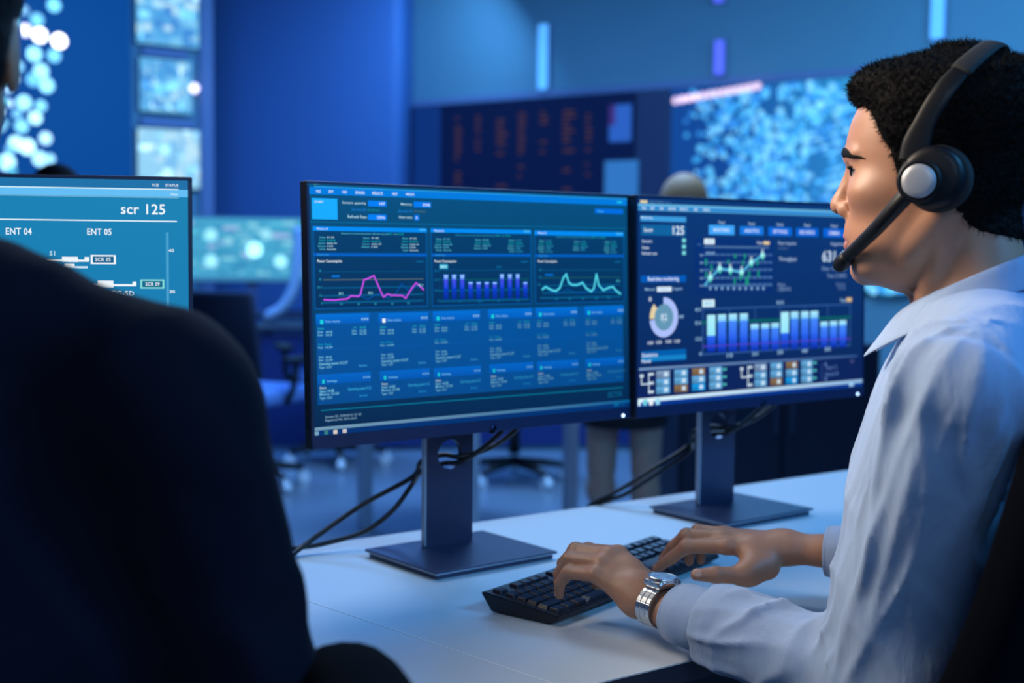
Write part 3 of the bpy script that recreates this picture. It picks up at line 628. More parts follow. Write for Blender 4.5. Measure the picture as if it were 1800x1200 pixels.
def fuzz(pos, quads, n, ln, wd, seed, M):
    """short curly strands standing on a hair surface, as one triangle mesh (verts, quads)"""
    r = np.random.RandomState(seed); a, b, c = pos[quads[:, 0]], pos[quads[:, 1]], pos[quads[:, 2]]
    nr = np.cross(b-a, c-a); ar = np.linalg.norm(nr, axis=1)+1e-9; nr /= ar[:, None]
    pick = r.choice(len(quads), n, p=ar/ar.sum()); w = r.rand(n, 1); v = r.rand(n, 1)
    o = a[pick]+(b[pick]-a[pick])*w+(pos[quads[pick, 3]]-a[pick])*v; N = nr[pick]
    d = N+.75*r.randn(n, 3); d /= np.linalg.norm(d, axis=1)[:, None]
    d2 = d+.8*r.randn(n, 3); d2 /= np.linalg.norm(d2, axis=1)[:, None]
    s = np.cross(d, r.randn(n, 3)); s /= np.linalg.norm(s, axis=1)[:, None]
    L = ln*(.5+.8*r.rand(n, 1)); p1 = o+d*L*.55; p2 = p1+d2*L*.5; s = s*wd
    V = np.stack([o-s, o+s, p1-s*.8, p1+s*.8, p2-s*.25, p2+s*.25], 1).reshape(-1, 3); k = np.arange(n)[:, None]*6
    Q = np.concatenate([k+np.array([[0, 1, 3, 2]]), k+np.array([[2, 3, 5, 4]])]); return V, Q

def limb_folds(P, a, b, amp, k, along, twist, ph, lo=0.0, hi=1.0, sharp=1.5):
    """ridged creases on a sleeve: k round the limb, 'along' per limb length, gated to lo..hi of its length"""
    a, b = V3(a), V3(b); ab = b-a; L = np.linalg.norm(ab); ax = ab/L; e = np.cross(ax, (0, 0, 1.) if abs(ax[2]) < .8 else (0, -1., 0)); e /= np.linalg.norm(e); g = np.cross(ax, e)
    x, y, z = P[0]-a[0], P[1]-a[1], P[2]-a[2]; t = (x*ax[0]+y*ax[1]+z*ax[2])/L
    f = np.arctan2(x*g[0]+y*g[1]+z*g[2], x*e[0]+y*e[1]+z*e[2])
    w = .7*np.sin(2*f+5*t+ph)+.5*np.sin(3*f-9*t+2*ph)
    s = k*f+along*t*2*PI+twist*t+ph+1.1*w
    r = (1-np.abs(np.sin(s/2)))**sharp-.38
    env = .30+.70*np.clip(np.sin(f*2+t*8+ph*1.7)*np.sin(f-t*5+ph)*1.6+.35, 0, 1)
    return amp*r*env*np.clip((t-lo)*9, 0, 1)*np.clip((hi-t)*9, 0, 1)
def limb_ridge(P, a, b, dirn, amp, wid):
    a, b = V3(a), V3(b); ab = b-a; L = np.linalg.norm(ab); ax = ab/L; d = V3(dirn); d = d-ax*(d@ax); d /= np.linalg.norm(d); g = np.cross(ax, d)
    x, y, z = P[0]-a[0], P[1]-a[1], P[2]-a[2]; t = (x*ax[0]+y*ax[1]+z*ax[2])/L
    f = np.arctan2(x*g[0]+y*g[1]+z*g[2], x*d[0]+y*d[1]+z*d[2]); return amp*np.exp(-np.abs(f)/wid)*np.clip((t-.05)*6, 0, 1)*np.clip((1.02-t)*8, 0, 1)

def inner_body(nb, f, l, sh, el, fo, drop=.50):
    """torso, shoulders and arms under the clothes, so that head and hands belong to one figure"""
    R_ = np.array([list(f), list(l), [0, 0, 1]]); n = lambda a, b, c: V3(nb+f*a+l*b+Vector((0, 0, c)))
    def fn(P):
        d = s_ell(P, n(.016, 0, -.16), (.088, .155, .17), R_); d = smin(d, s_ell(P, n(.03, 0, -.36), (.085, .14, .2), R_), .06)
        d = smin(d, s_cone(P, n(0, 0, .03), n(0, 0, -.1), .050, .06), .03)
        for s_, e_, w_ in zip(sh, el, fo):
            d = smin(d, s_cone(P, V3(s_), V3(e_), .046, .038), .04); d = smin(d, s_cone(P, V3(e_), V3(w_), .036, .028), .015)
        return d
    pts = [nb+l*.2, nb-l*.2, nb-Vector((0, 0, drop))]+list(sh)+list(el)+list(fo)
    return nets(fn, tuple(min(p[i] for p in pts)-.08 for i in range(3)), tuple(max(p[i] for p in pts)+.08 for i in range(3)), .009)
# ------------------------------------------------------------------ palette
M_mon = mat('monitor plastic', L3(22, 26, 38), .45, noise=.1, scale=200)
M_bezel = mat('bezel plastic', L3(24, 40, 78), .38, noise=.08, scale=300)  # blue in the base colour stands for reflected room glow
M_black = mat('black plastic', L3(10, 11, 16), .5, noise=.1, scale=120)
M_led = mat('power led', L3(200, 230, 255), .3, emit=L3(190, 225, 255), es=4.0, noise=.02)
M_badge = mat('badge', L3(30, 36, 60), .2, .9, noise=.05)
M_stand = mat('dark anodised metal', L3(62, 68, 96), .30, .35, noise=.1, scale=260)
M_alu = mat('brushed aluminium', L3(190, 200, 215), .35, .35, noise=.08, scale=300)
M_screen = screen_mat('lcd display', 1.0)
M_desk = mat('white laminate', L3(214, 222, 230), .38, noise=.025, scale=9)
M_edge = mat('grey desk edging', L3(40, 48, 70), .5, noise=.05)
M_keycap = mat('keycap plastic', L3(26, 30, 46), .42, noise=.12, scale=300)
M_kbbody = mat('keyboard plastic', L3(18, 20, 30), .4, noise=.1, scale=200)
M_cable = mat('cable rubber', L3(16, 17, 24), .38, noise=.1, scale=200)
M_skin = mat('skin', (.37, .182, .112), .48, noise=.10, scale=55, bump=.06, sss=.25)
M_hand = M_skin
M_lip = mat('lip', (.38, .15, .12), .4, noise=.1)
M_hair = mat('black curly hair', L3(9, 8, 9), .75, noise=.4, scale=260, bump=.2, spec=.12)
M_shirt = mat('pale cotton', L3(134, 156, 190), .8, noise=.03, scale=24, bump=.55, sheen=.1, stretch=(1.6, 1.6, .6), bdist=.006)
M_trs = mat('dark trousers', L3(22, 24, 34), .85, noise=.15, scale=90)
M_jacket = mat('navy suit wool', L3(11, 13, 27), .9, noise=.15, scale=120, spec=.12)
M_white = mat('eye white', L3(165, 158, 156), .25, noise=.03)
M_iris = mat('iris', L3(36, 22, 16), .2, noise=.2, scale=500)
M_steel = mat('polished steel', L3(205, 210, 216), .24, .95, noise=.06, scale=240)
M_dial = mat('watch dial', L3(120, 170, 220), .15, .2, noise=.04, coat=.6)
M_hsblk = mat('headset plastic', L3(8, 10, 17), .5, noise=.1, scale=150, coat=.05, spec=.22)
M_foam = mat('ear cushion', L3(12, 12, 16), .8, noise=.2, scale=160)
M_silver = mat('silver cap', L3(158, 160, 166), .42, .35, noise=.03, scale=60)
M_chair = mat('chair fabric', L3(4, 6, 13), .95, noise=.2, scale=150, spec=.04)
M_chairblue = mat('blue chair plastic', L3(60, 84, 130), .5, noise=.1)
M_floor = mat('grey vinyl floor', L3(120, 132, 146), .32, noise=.06, scale=3)
M_wall = mat('painted wall', L3(112, 150, 160), .75, noise=.04, scale=2)
M_pillar = mat('painted pillar', L3(74, 112, 166), .6, noise=.03, scale=2)
M_ceil = mat('ceiling panel', L3(90, 96, 110), .9, noise=.05, scale=2)
M_frame = mat('video wall frame', L3(70, 84, 120), .5, noise=.05)

M_seamlight = mat('painted seam highlight', L3(245, 248, 250), .3, noise=.02)  # white that paints the highlight on the desk seam
# ------------------------------------------------------------------ desks
A36 = math.radians(36.6); E1 = Vector((math.cos(A36), math.sin(A36), 0)); E2 = Vector((-math.sin(A36), math.cos(A36), 0))
Bk = Vector((-.077, 2.326, 0)); Fr = Vector((.106, 1.476, 0)); S1 = Vector((-.278, 1.808, 0)); S2 = Vector((-.009, 1.53, 0)); Sd = (S1-S2).normalized()
def isect(p, d, q, n): return p+d*((q-p).dot(n)/d.dot(n))
SB = isect(S1, Sd, Bk, E2); SF = isect(S1, Sd, Fr, E2)
def desk(name, poly, legs, label):
    root = thing(name, label, 'desk', (sum(p[0] for p in poly)/len(poly), sum(p[1] for p in poly)/len(poly), 0))
    o = root.location; bm = bmesh.new(); prism(bm, [(x-o.x, y-o.y) for x, y in poly], DESKZ-.002, DESKZ)
    bmesh.ops.bevel(bm, geom=[e for e in bm.edges if abs(e.verts[0].co.z-e.verts[1].co.z) < 1e-6 and e.verts[0].co.z > DESKZ-.01], offset=.0008, segments=2, affect='EDGES')
    from_bm('desktop', bm, M_desk, root)
    bm = bmesh.new(); prism(bm, [(x-o.x, y-o.y) for x, y in poly], DESKZ-.025, DESKZ-.0022); from_bm('edge_band', bm, M_edge, root)
    cx, cy = 0, 0
    bm = bmesh.new(); prism(bm, [((x-o.x)*.9, (y-o.y)*.86) for x, y in poly], DESKZ-.075, DESKZ-.0255); from_bm('frame', bm, M_edge, root)
    for x, y in legs:
        bm = bmesh.new(); bx(bm, (x-o.x, y-o.y, (DESKZ-.076)/2), (.06, .06, DESKZ-.076), None, .004); from_bm('leg', bm, M_alu, root)
    return root
g = .0012; sn = Vector((Sd.y, -Sd.x, 0))*g
rp = [SF+sn, SF+E1*1.95, SB+E1*1.95+E1*.2, SB+sn]
desk('office_desk', [(p.x, p.y) for p in rp], [tuple((SF+E1*.55+E2*.15)[:2]), tuple((SB+E1*.28-E2*.12)[:2]), tuple((SF+E1*1.8+E2*.12)[:2]), tuple((SB+E1*1.9-E2*.12)[:2])], 'white desk with the keyboard and two monitors in front of the headset man')
lp = [SF-sn, SB-sn, Vector((-1.9, 1.95, 0)), Vector((-1.7, 1.2, 0))]
dR = bpy.data.objects['office_desk']; bm = bmesh.new(); o_ = dR.location
prism(bm, [(p.x-o_.x, p.y-o_.y) for p in (SF-sn*.9, SF+sn*.9, SB+sn*.9, SB-sn*.9)], DESKZ-.004, DESKZ+.0004); from_bm('seam_highlight', bm, M_seamlight, dR)  # strip painting the bright bevel highlight along the seam
desk('office_desk', [(p.x, p.y) for p in lp], [(-.25, 1.55), (-.6, 1.9), (-1.7, 1.85), (-1.55, 1.3)], 'white desk left of the thin seam, mostly hidden by the dark suited back')

# ------------------------------------------------------------------ monitors
F1 = (-.042, 2.025, 1.1255); F2 = (.4420, 2.3950, 1.1249); Y1 = .6807; TL = .0387
mon1, MF1 = make_monitor(F1, Y1, TL, screen_main, 'large black monitor with magenta line graph and rows of blue cards', None)
mon2, MF2 = make_monitor(F2, .674, .023, screen_right, 'black monitor beside the headset man showing a ring gauge and bright bar chart', None)
YL = .20; R = Matrix.Rotation(YL, 4, 'Z')@Matrix.Rotation(-.02, 4, 'X'); cr = U(337, 311, 1.77)
FL = cr-(R@Vector((MW/2, 0, MH/2)))
mon3, MF3 = make_monitor(tuple(FL), YL, .02, screen_left, 'black monitor reading scr 125 behind the dark suited shoulder', None)

# monitor cables
def cable(label, pts, r=.0042):
    P = smooth_path(pts, 8); bm = bmesh.new(); o = P[0].copy(); tube(bm, [p-o for p in P], r, 10)
    ob = from_bm('monitor_cable', bm, M_cable, None, True, o); tag(ob, label, 'cable'); return ob
def mloc(mon, x, y, z): return mon.matrix_basis@Vector((x, y, z))
for m in (mon1, mon2, mon3): m.matrix_basis
zt = 1.1255-DESKZ-.185
def hole_cable(mon, side, label, far, drop):
    # from the socket behind the panel, forward through the column's hole and away to the left behind it
    a = [mloc(mon, .10+side*.03, -.020, zt+.06), mloc(mon, .085+side*.03, -.012, zt+.005), mloc(mon, .055+side*.02, .012, .158+.012), mloc(mon, .025, .034, .146+side*.008), mloc(mon, .006, .058, .141+side*.014), mloc(mon, -.02, .080, .128+side*.016)]
    return cable(label, a+far)
hole_cable(mon1, 1, 'black cable from the left monitor stand hole, upper of its pair', [U(725, 838, 2.17), U(640, 885, 2.165), U(560, 940, 2.12), U(522, 968, 2.09), U(500, 985, 2.05)], 0)
hole_cable(mon1, 0, 'black cable from the left monitor stand hole, lower sagging one of its pair', [U(724, 852, 2.175), U(690, 897, 2.17), U(640, 934, 2.15), U(570, 955, 2.125), U(527, 962, 2.105), U(490, 967, 2.08)], 0)
hole_cable(mon2, 1, 'black cable from the right monitor stand hole, upper of its pair', [U(1210, 783, 2.55), U(1150, 822, 2.53), U(1090, 860, 2.53), U(1040, 886, 2.54), U(1015, 915, 2.56), U(1000, 990, 2.58)], 0)
hole_cable(mon2, 0, 'black cable from the right monitor stand hole, lower of its pair', [U(1212, 792, 2.55), U(1155, 832, 2.53), U(1100, 868, 2.53), U(1060, 882, 2.535), U(1030, 905, 2.56), U(1012, 990, 2.58)], 0)

# ------------------------------------------------------------------ keyboard
kA = at_z(845, 1034, DESKZ+.030); kB = at_z(979, 1080, DESKZ+.016)
ky = (kA-kB); ky.z = 0; KD = ky.length; ky.normalize(); kx = Vector((ky.y, -ky.x, 0)); KW = .445
kc = Vector((kB.x, kB.y, DESKZ))+kx*KW/2+ky*KD/2
kb = thing('keyboard', 'black keyboard under both hands of the headset man', 'keyboard', kc, math.atan2(kx.y, kx.x))
bm = bmesh.new(); d2 = KD/2; w2 = KW/2
def sl(y, top=True): return .0105+(y+d2)/KD*.0125
prof = [(-d2, .0135), (d2-.004, .0265), (d2, .0245), (d2-.018, .002), (-d2+.012, .001), (-d2, .0085)]
a = [bm.verts.new((-w2, y, z)) for y, z in prof]; b = [bm.verts.new((w2, y, z)) for y, z in prof]
bm.faces.new(a); bm.faces.new(b[::-1])
for i in range(6): bm.faces.new((a[i], b[i], b[(i+1) % 6], a[(i+1) % 6]))
bmesh.ops.bevel(bm, geom=bm.edges[:], offset=.0012, segments=2, affect='EDGES'); from_bm('keyboard_body', bm, M_kbbody, kb)
_kc = {}
tiltk = math.atan2(.013, KD)
def key(x, y, w, d):
    k = (round(w, 4), round(d, 4)); z = .0135+(y+d2)/KD*.013
    if k not in _kc:
        t = bmesh.new(); h = .0052; bx(t, (0, 0, h/2), (w, d, h), None, .0008, 1)
        for v in t.verts:
            if v.co.z > h*.6: v.co.x *= .86; v.co.y *= .84
        me = bpy.data.meshes.new('key'); t.to_mesh(me); t.free(); me.materials.append(M_keycap); _kc[k] = me
    o = bpy.data.objects.new('key', _kc[k]); C.objects.link(o); o.parent = kb; o.location = (x, y, z-.0006); o.rotation_euler = (tiltk, 0, 0)
u1 = (KW-.016)/22.6; rowd = (KD-.016)/6.15
rows = [[(0, 1)]+[(2+i, 1) for i in range(4)]+[(6.5+i, 1) for i in range(4)]+[(11+i, 1) for i in range(4)],
        [(i, 1) for i in range(13)]+[(13, 2)], [(0, 1.5)]+[(1.5+i, 1) for i in range(12)]+[(13.5, 1.5)],
        [(0, 1.75)]+[(1.75+i, 1) for i in range(11)]+[(12.75, 2.25)], [(0, 2.25)]+[(2.25+i, 1) for i in range(10)]+[(12.25, 2.75)],
        [(0, 1.25), (1.25, 1.25), (2.5, 1.25), (3.75, 6.25), (10, 1.25), (11.25, 1.25), (12.5, 1.25), (13.75, 1.25)]]
for r, row in enumerate(rows):
    row = list(row)
    if r in (0, 1, 2): row += [(15.25+i, 1) for i in range(3)]
    if r == 4: row += [(16.25, 1)]
    if r == 5: row += [(15.25+i, 1) for i in range(3)]
    if r in (1, 2, 4): row += [(18.5+i, 1) for i in range(4)]
    if r == 0: row += [(18.5+i, 1) for i in range(4)]
    if r == 3: row += [(18.5+i, 1) for i in range(3)]
    if r == 5: row += [(18.5, 2), (20.5, 1)]
    y = d2-.010-(r+.5)*rowd-(0 if r == 0 else .004)
    for x, w in row: key(-w2+.009+(x+w/2)*u1, y, w*u1-.0018, rowd-.0018)
M_trim = mat('trim', L3(120, 132, 165), .5, noise=.05)
M_greyblue = mat('grey blue panel', L3(52, 60, 88), .5, noise=.06, scale=6)
M_dkblue = mat('dark blue laminate', L3(20, 28, 52), .5, noise=.08, scale=8)
M_chairnavy = mat('navy chair fabric', L3(18, 26, 52), .8, noise=.15, scale=90)
M_palearm = mat('pale enamel', L3(150, 170, 195), .45, noise=.04)
M_blond = mat('blond hair', L3(176, 128, 88), .6, noise=.25, scale=120)
M_reflc = mat('cyan reflection glow', L3(120, 180, 220), .5, emit=L3(86, 168, 236), es=1.0, noise=.02)  # cyan glow painting a reflection on the wall, no lamp there
M_reflv = mat('violet reflection glow', L3(120, 120, 210), .5, emit=L3(88, 96, 232), es=.8, noise=.02)  # violet glow painting a reflection, likewise no lamp
M_lampw = mat('white lamp glass', L3(220, 215, 235), .4, emit=L3(225, 215, 245), es=2.5, noise=.02)
M_deskshade = mat('under desk shade', L3(26, 48, 110), .5, noise=.06, scale=5)  # blue standing for the shade under the far desks
M_paleseat = mat('pale blue seat', L3(96, 130, 190), .6, noise=.08)
M_skinpale = mat('pale skin', (.55, .33, .25), .5, noise=.05)
# ------------------------------------------------------------------ the headset man
def frame_mat(origin, fwd, s, pitch=0.0, roll=0.0):
    f = Vector(fwd).normalized(); l = Vector((0, 0, 1)).cross(f).normalized(); u = f.cross(l)
    M = Matrix(((f.x, l.x, u.x, 0), (f.y, l.y, u.y, 0), (f.z, l.z, u.z, 0), (0, 0, 0, 1)))
    M = M@Matrix.Rotation(pitch, 4, 'Y')@Matrix.Rotation(roll, 4, 'X')
    return Matrix.Translation(origin)@M@Matrix.Scale(s, 4)
def rel(pos, root): return np.asarray(pos)-np.array(root.location)
def np_obj(name, pos, q, m, root): return link(name, np_mesh(name, rel(pos, root), q), m, root)

HO = U(1650, 320, 1.40); HF = Vector((-math.cos(math.radians(24)), math.sin(math.radians(24)), 0)); HM = frame_mat(HO, HF, .001045)
man = thing('person', 'person in a pale blue shirt and headset typing, seen in profile', 'person', (.40, 1.45, 0))
bfw = Vector((-math.cos(math.radians(25)), math.sin(math.radians(25)), 0)); bl = Vector((0, 0, 1)).cross(bfw); UP = Vector((0, 0, 1))
Nb = HM@Vector((-50, 0, -150))
LSH = Nb+bl*.185+UP*-.04; RSH = Nb-bl*.185+UP*-.04
LE = U(1542, 1200, 1.40); RE = Vector((.66, 1.74, .80))
LW = U(1137, 1056, 1.645); RW = U(1398, 964, 1.83)
ldir = (LE-LW).normalized(); rdir = (U(1500, 972, 1.80)-RW).normalized()
hp, hq = nets(head_sdf, (-122, -110, -172), (122, 110, 132), 1.7)
hp = relax(hp, hq, 1, .4); hp = T(HM, hp)
lm = [U(1088, 974, 1.70), U(1071, 977, 1.69), U(1057, 990, 1.68), U(1046, 1010, 1.667)]
lc = [[U(1034, 967, 1.728), U(1012, 988, 1.745), U(1008, 1010, 1.75)], [U(1012, 967, 1.722), U(991, 990, 1.737), U(987, 1016, 1.742)],
      [U(1001, 983, 1.708), U(984, 1008, 1.722), U(983, 1034, 1.733)], [U(999, 1006, 1.69), U(984, 1025, 1.706), U(983, 1045, 1.722)]]
lt = [U(1152, 1030, 1.69), U(1112, 1016, 1.735), U(1078, 1020, 1.755), U(1050, 1026, 1.76)]
LA = LW+ldir*.15; RA = RW+rdir*.12
ap = [LW, LA]+lm+[p for c in lc for p in c]+lt
def bounds(pts, pad): return tuple(min(p[i] for p in pts)-pad for i in range(3)), tuple(max(p[i] for p in pts)+pad for i in range(3))
lo, hi = bounds(ap, .045); lhp, lhq = nets(hand_sdf(LW, lm, lc, lt, LA), lo, hi, .0014)
rm = [U(1278, 960, 1.83), U(1270, 945, 1.85), U(1272, 939, 1.868), U(1277, 938, 1.885)]
rc = [[U(1207, 960, 1.85), U(1181, 980, 1.868), U(1154, 999, 1.887)], [U(1207, 941, 1.87), U(1184, 960, 1.885), U(1166, 982, 1.897)],
      [U(1227, 933, 1.885), U(1213, 960, 1.895), U(1211, 986, 1.90)], [U(1244, 938, 1.90), U(1233, 962, 1.905), U(1232, 985, 1.907)]]
rt = [U(1350, 998, 1.805), U(1300, 1011, 1.787), U(1258, 1010, 1.78), U(1224, 1010, 1.78)]
ap = [RW, RA]+rm+[p for c in rc for p in c]+rt
lo, hi = bounds(ap, .045); rhp, rhq = nets(hand_sdf(RW, rm, rc, rt, RA), lo, hi, .0014)
P, Q = join_np([(hp, hq), (lhp, lhq), (rhp, rhq), inner_body(Nb, bfw, bl, [LSH, RSH], [LE, RE], [LW+ldir*.09, RW+rdir*.08])])
np_obj('body', P, Q, M_skin, man)
pp, pq = nets(hair_sdf, (-125, -104, -66), (118, 104, 145), 1.6); fv, fq = fuzz(pp, pq, 42000, 6.0, .28, 4, HM); pp, pq = join_np([(pp, pq), (fv, fq)]); np_obj('hair', T(HM, pp), pq, M_hair, man)

from mathutils.bvhtree import BVHTree
headtree = BVHTree.FromPolygons([Vector(p) for p in hp], [tuple(q) for q in hq])
def on_head(u, y, z, dirl, M=HM, tree=headtree):
    """surface point below local point (mm) shooting along local direction"""
    o = M@Vector((u, y, z)); d = (M.to_3x3()@Vector(dirl)).normalized(); h = tree.ray_cast(o, d)
    return h[0] if h[0] is not None else o
def brow(side):
    bm = bmesh.new(); pts, r1, r2 = [], [], []
    for k in range(15):
        t = k/14; y = 12+45*t; z = 29.5+1.5*math.sin(t*.8*PI)-10*t*t
        p = on_head(140, side*y, z, (-1, 0, 0)); pts.append(p); e = (1-abs(2*t-.7)**3*.5 if t < .85 else .5)
        r1.append(.0060*max(.2, min(1, (.14+t)*3.2))*(1-.93*t**2.2)); r2.append(.0015*(1-.5*t))
    nrm = [HM.to_3x3().normalized()@Vector((1-.5*k/14, side*.6*k/14, 0)) for k in range(15)]
    tube(bm, pts, r1, 10, up=nrm, rx=r2)
    for v in bm.verts: v.co -= man.location
    from_bm('eyebrow', bm, M_hair, man, True)
def eye(side):
    c = Vector((69.5, side*31.5, 10.2)); bm = bmesh.new(); bmesh.ops.create_uvsphere(bm, u_segments=32, v_segments=20, radius=12.2)
    bmesh.ops.transform(bm, matrix=HM@Matrix.Translation(c), verts=bm.verts)
    for v in bm.verts: v.co -= man.location
    e = from_bm('eye', bm, M_white, man, True)
    bm = bmesh.new(); lathe(bm, [(0, 13.1), (2.5, 12.9), (5.0, 12.0), (6.2, 10.9), (6.0, 10.2)], HM@Matrix.Translation(c)@Matrix.Rotation(math.radians(13), 4, 'Z')@Matrix.Rotation(math.radians(87), 4, 'Y'), 24)
    for v in bm.verts: v.co -= man.location
    i = from_bm('iris', bm, M_iris, e, True)
    bm = bmesh.new(); pts = [HM@Vector((83.2-.012*(y-31)**2-.10*max(0, y-31), side*y, 14.0-.012*(y-31)**2)) for y in np.linspace(21, 44, 10)]
    tube(bm, pts, [.0008, .0014, .0017, .0018, .0019, .0019, .0019, .0018, .0014, .0009], 6, up=HF, rx=.0028)
    for v in bm.verts: v.co -= man.location
    from_bm('eyelashes', bm, M_hair, man, True)
for s in (1, -1): brow(s); eye(s)
# lips as a thin skin over the mouth
def lips():
    for nm, za, zb in (('upper_lip', -58.6, -51.5), ('lower_lip', -60.2, -68.5)):
        bm = bmesh.new(); rows = []
        for i in range(7):
            r = []
            for k in range(19):
                t = (k-9)/9; y = 23*t; e = (1-abs(t)**2.2); zm = -59.2+(.8*abs(t))
                z0 = zm+(za+59.2)*e*.25; z1 = zm+(zb+59.2)*e*(1-.12*math.exp(-(t/.14)**2) if nm == 'upper_lip' else 1)
                z = z0+(z1-z0)*i/6; p = on_head(140, y, z, (-1, 0, 0)); off = .0005*math.sin(PI*min(1, i/6))*e
                r.append(bm.verts.new(p+HF*(off+.0002)-man.location))
            rows.append(r)
        for a, b in zip(rows, rows[1:]):
            for k in range(18): bm.faces.new((a[k], a[k+1], b[k+1], b[k]))
        from_bm(nm, bm, M_lip, man, True)
lips()
def nail(base, tip, upv, w, root):
    ax = (tip-base).normalized(); n = (Vector(upv)-ax*Vector(upv).dot(ax)).normalized(); s = ax.cross(n)
    bm = bmesh.new(); bmesh.ops.create_uvsphere(bm, u_segments=16, v_segments=10, radius=1)
    for v in bm.verts: v.co = base+(tip-base)*.86+ax*(v.co.x*w*1.15)+s*(v.co.y*w)+n*(v.co.z*.0022+.0062*(w/.0062))-root.location
    from_bm('fingernail', bm, M_nail, root, True)
M_nail = mat('nail', (.52, .30, .22), .3, noise=.04)
nail(rt[2], rt[3]+(rt[3]-rt[2])*.1, (-.3, -.75, .6), .0066, man)
nail(rc[0][1], rc[0][2], (-.75, -.2, .7), .0050, man); nail(rc[1][1], rc[1][2], (-.75, -.2, .7), .0050, man)
nail(lc[3][1], lc[3][2], (-.9, -.1, .2), .0044, man); nail(lc[2][1], lc[2][2], (-.9, -.1, .2), .0048, man)

# shirt -----------------------------------------------------------------------
Rb = np.array([list(bfw), list(bl), [0, 0, 1]])
LCUF = LW+ldir*.052; RCUF = RW+rdir*.042
def arm_sdf(P, sh, el, cuf, wdir, r):
    up = s_cone(P, sh, el, r[0], r[1])
    fo = s_cone(P, el, cuf-wdir*.05, r[2], r[3])
    c2 = cuf+wdir*.050; pl = -((P[0]-c2.x)*wdir.x+(P[1]-c2.y)*wdir.y+(P[2]-c2.z)*wdir.z)
    fo = smin(fo, s_cone(P, c2+wdir*.035, c2+wdir*.075, r[3]+.006, r[3]+.004), .03); fo = smax(fo, pl, .008)
    return up, fo
def w3(v): return (v.x, v.y, v.z)
def shirt_sdf(P):
    n = lambda f, l, z: V3(Nb+bfw*f+bl*l+UP*z)
    d = s_ell(P, n(.016, 0, -.155), (.108, .176, .19), Rb)
    d = smin(d, s_ell(P, n(.045, 0, -.36), (.108, .160, .22), Rb), .08)
    d = smin(d, s_ell(P, n(.09, 0, -.52), (.13, .175, .13), Rb), .06)
    d = smin(d, s_cone(P, n(-.005, .03, .005), n(-.005, .16, -.045), .056, .060), .05)
    d = smin(d, s_cone(P, n(-.005, -.03, .005), n(-.005, -.16, -.045), .056, .060), .05)
    lu, lf = arm_sdf(P, LSH, LE, LCUF, ldir, (.066, .060, .054, .0395))
    ru, rf = arm_sdf(P, RSH, RE, RCUF, rdir, (.070, .060, .055, .0375))
    lu = lu-limb_ridge(P, LSH, LE, (-.62, -.78, 0), .010, .26)-limb_folds(P, LSH, LE, .0095, 7, .35, 2.2, .6, -.05, 1.1, 1.7)-limb_folds(P, LSH, LE, .0065, 11, -.3, -3, 1.3, -.1, 1.05, 1.7)-limb_folds(P, LSH, LE, .0080, 2, 4.2, -1, 2.2, .58, 1.15, 2)-limb_folds(P, LSH, LE, .0080, 9, .3, 2, 1.1, -.25, .38)
    lf = lf-limb_folds(P, LE, LCUF, .0100, 3, 3.6, 2, .5, -.1, .72, 1.8)-limb_folds(P, LE, LCUF, .0070, 8, .7, 2, 1.9, .25, .88, 1.8)
    rf = rf-limb_folds(P, RE, RCUF, .005, 2, 2.6, 2, .5, -.1, .75)
    tor = folds(P, .0045, [((26, -16, 18), .4, (9, 7, 13)), ((-14, 24, 22), 1.9, (11, 5, -9))])
    # the sleeve stands a little proud of the yoke at the armhole seam
    sn_ = (bl*.80-UP*.48+bfw*.10).normalized(); q = (P[0]-LSH.x)*sn_.x+(P[1]-LSH.y)*sn_.y+(P[2]-LSH.z)*sn_.z
    d = d-tor; d = smin(d, lu, .020); d = smin(d, ru, .022)
    near = np.exp(-((P[0]-LSH.x)**2+(P[1]-LSH.y)**2+(P[2]-LSH.z)**2)/(2*.10**2))
    d = d-near*(.0035/(1+np.exp(-np.clip((q-.012)/.0016, -40, 40)))-.0030*np.exp(-((q-.010)/.0045)**2))
    d = smin(d, lf, .022); d = smin(d, rf, .025)
    # armhole seam
    return d
lo, hi = bounds([LSH+bl*.03, RSH, Nb+bl*.2+bfw*.30, Nb-bl*.34-bfw*.2, LCUF, LE, RE, RCUF, Nb+UP*.07, Nb-UP*.62], .075)
sp, sq = nets(shirt_sdf, lo, hi, .0036); sp = relax(sp, sq, 1, .5)
shirt = np_obj('shirt', sp, sq, M_shirt, man)
for nm, cf, wd, rad, nz_ in (('cuff', LCUF, ldir, .0395, None), ('cuff', RCUF, rdir, .0375, None)):
    zq = wd; yq = (UP-zq*UP.dot(zq)).normalized(); xq = yq.cross(zq); o_ = cf-man.location
    Mc = Matrix(((xq.x, yq.x*.88, zq.x, o_.x), (xq.y, yq.y*.88, zq.y, o_.y), (xq.z, yq.z*.88, zq.z, o_.z), (0, 0, 0, 1)))
    bm = bmesh.new(); lathe(bm, [(rad-.006, .075), (rad-.003, .002), (rad-.0015, .0), (rad+.0005, .0008), (rad+.0012, .004), (rad+.001, .0058), (rad+.0022, .0066), (rad+.0026, .030), (rad+.0028, .058), (rad+.0015, .066)], Mc, 56)
    from_bm(nm, bm, M_shirt, shirt, True)
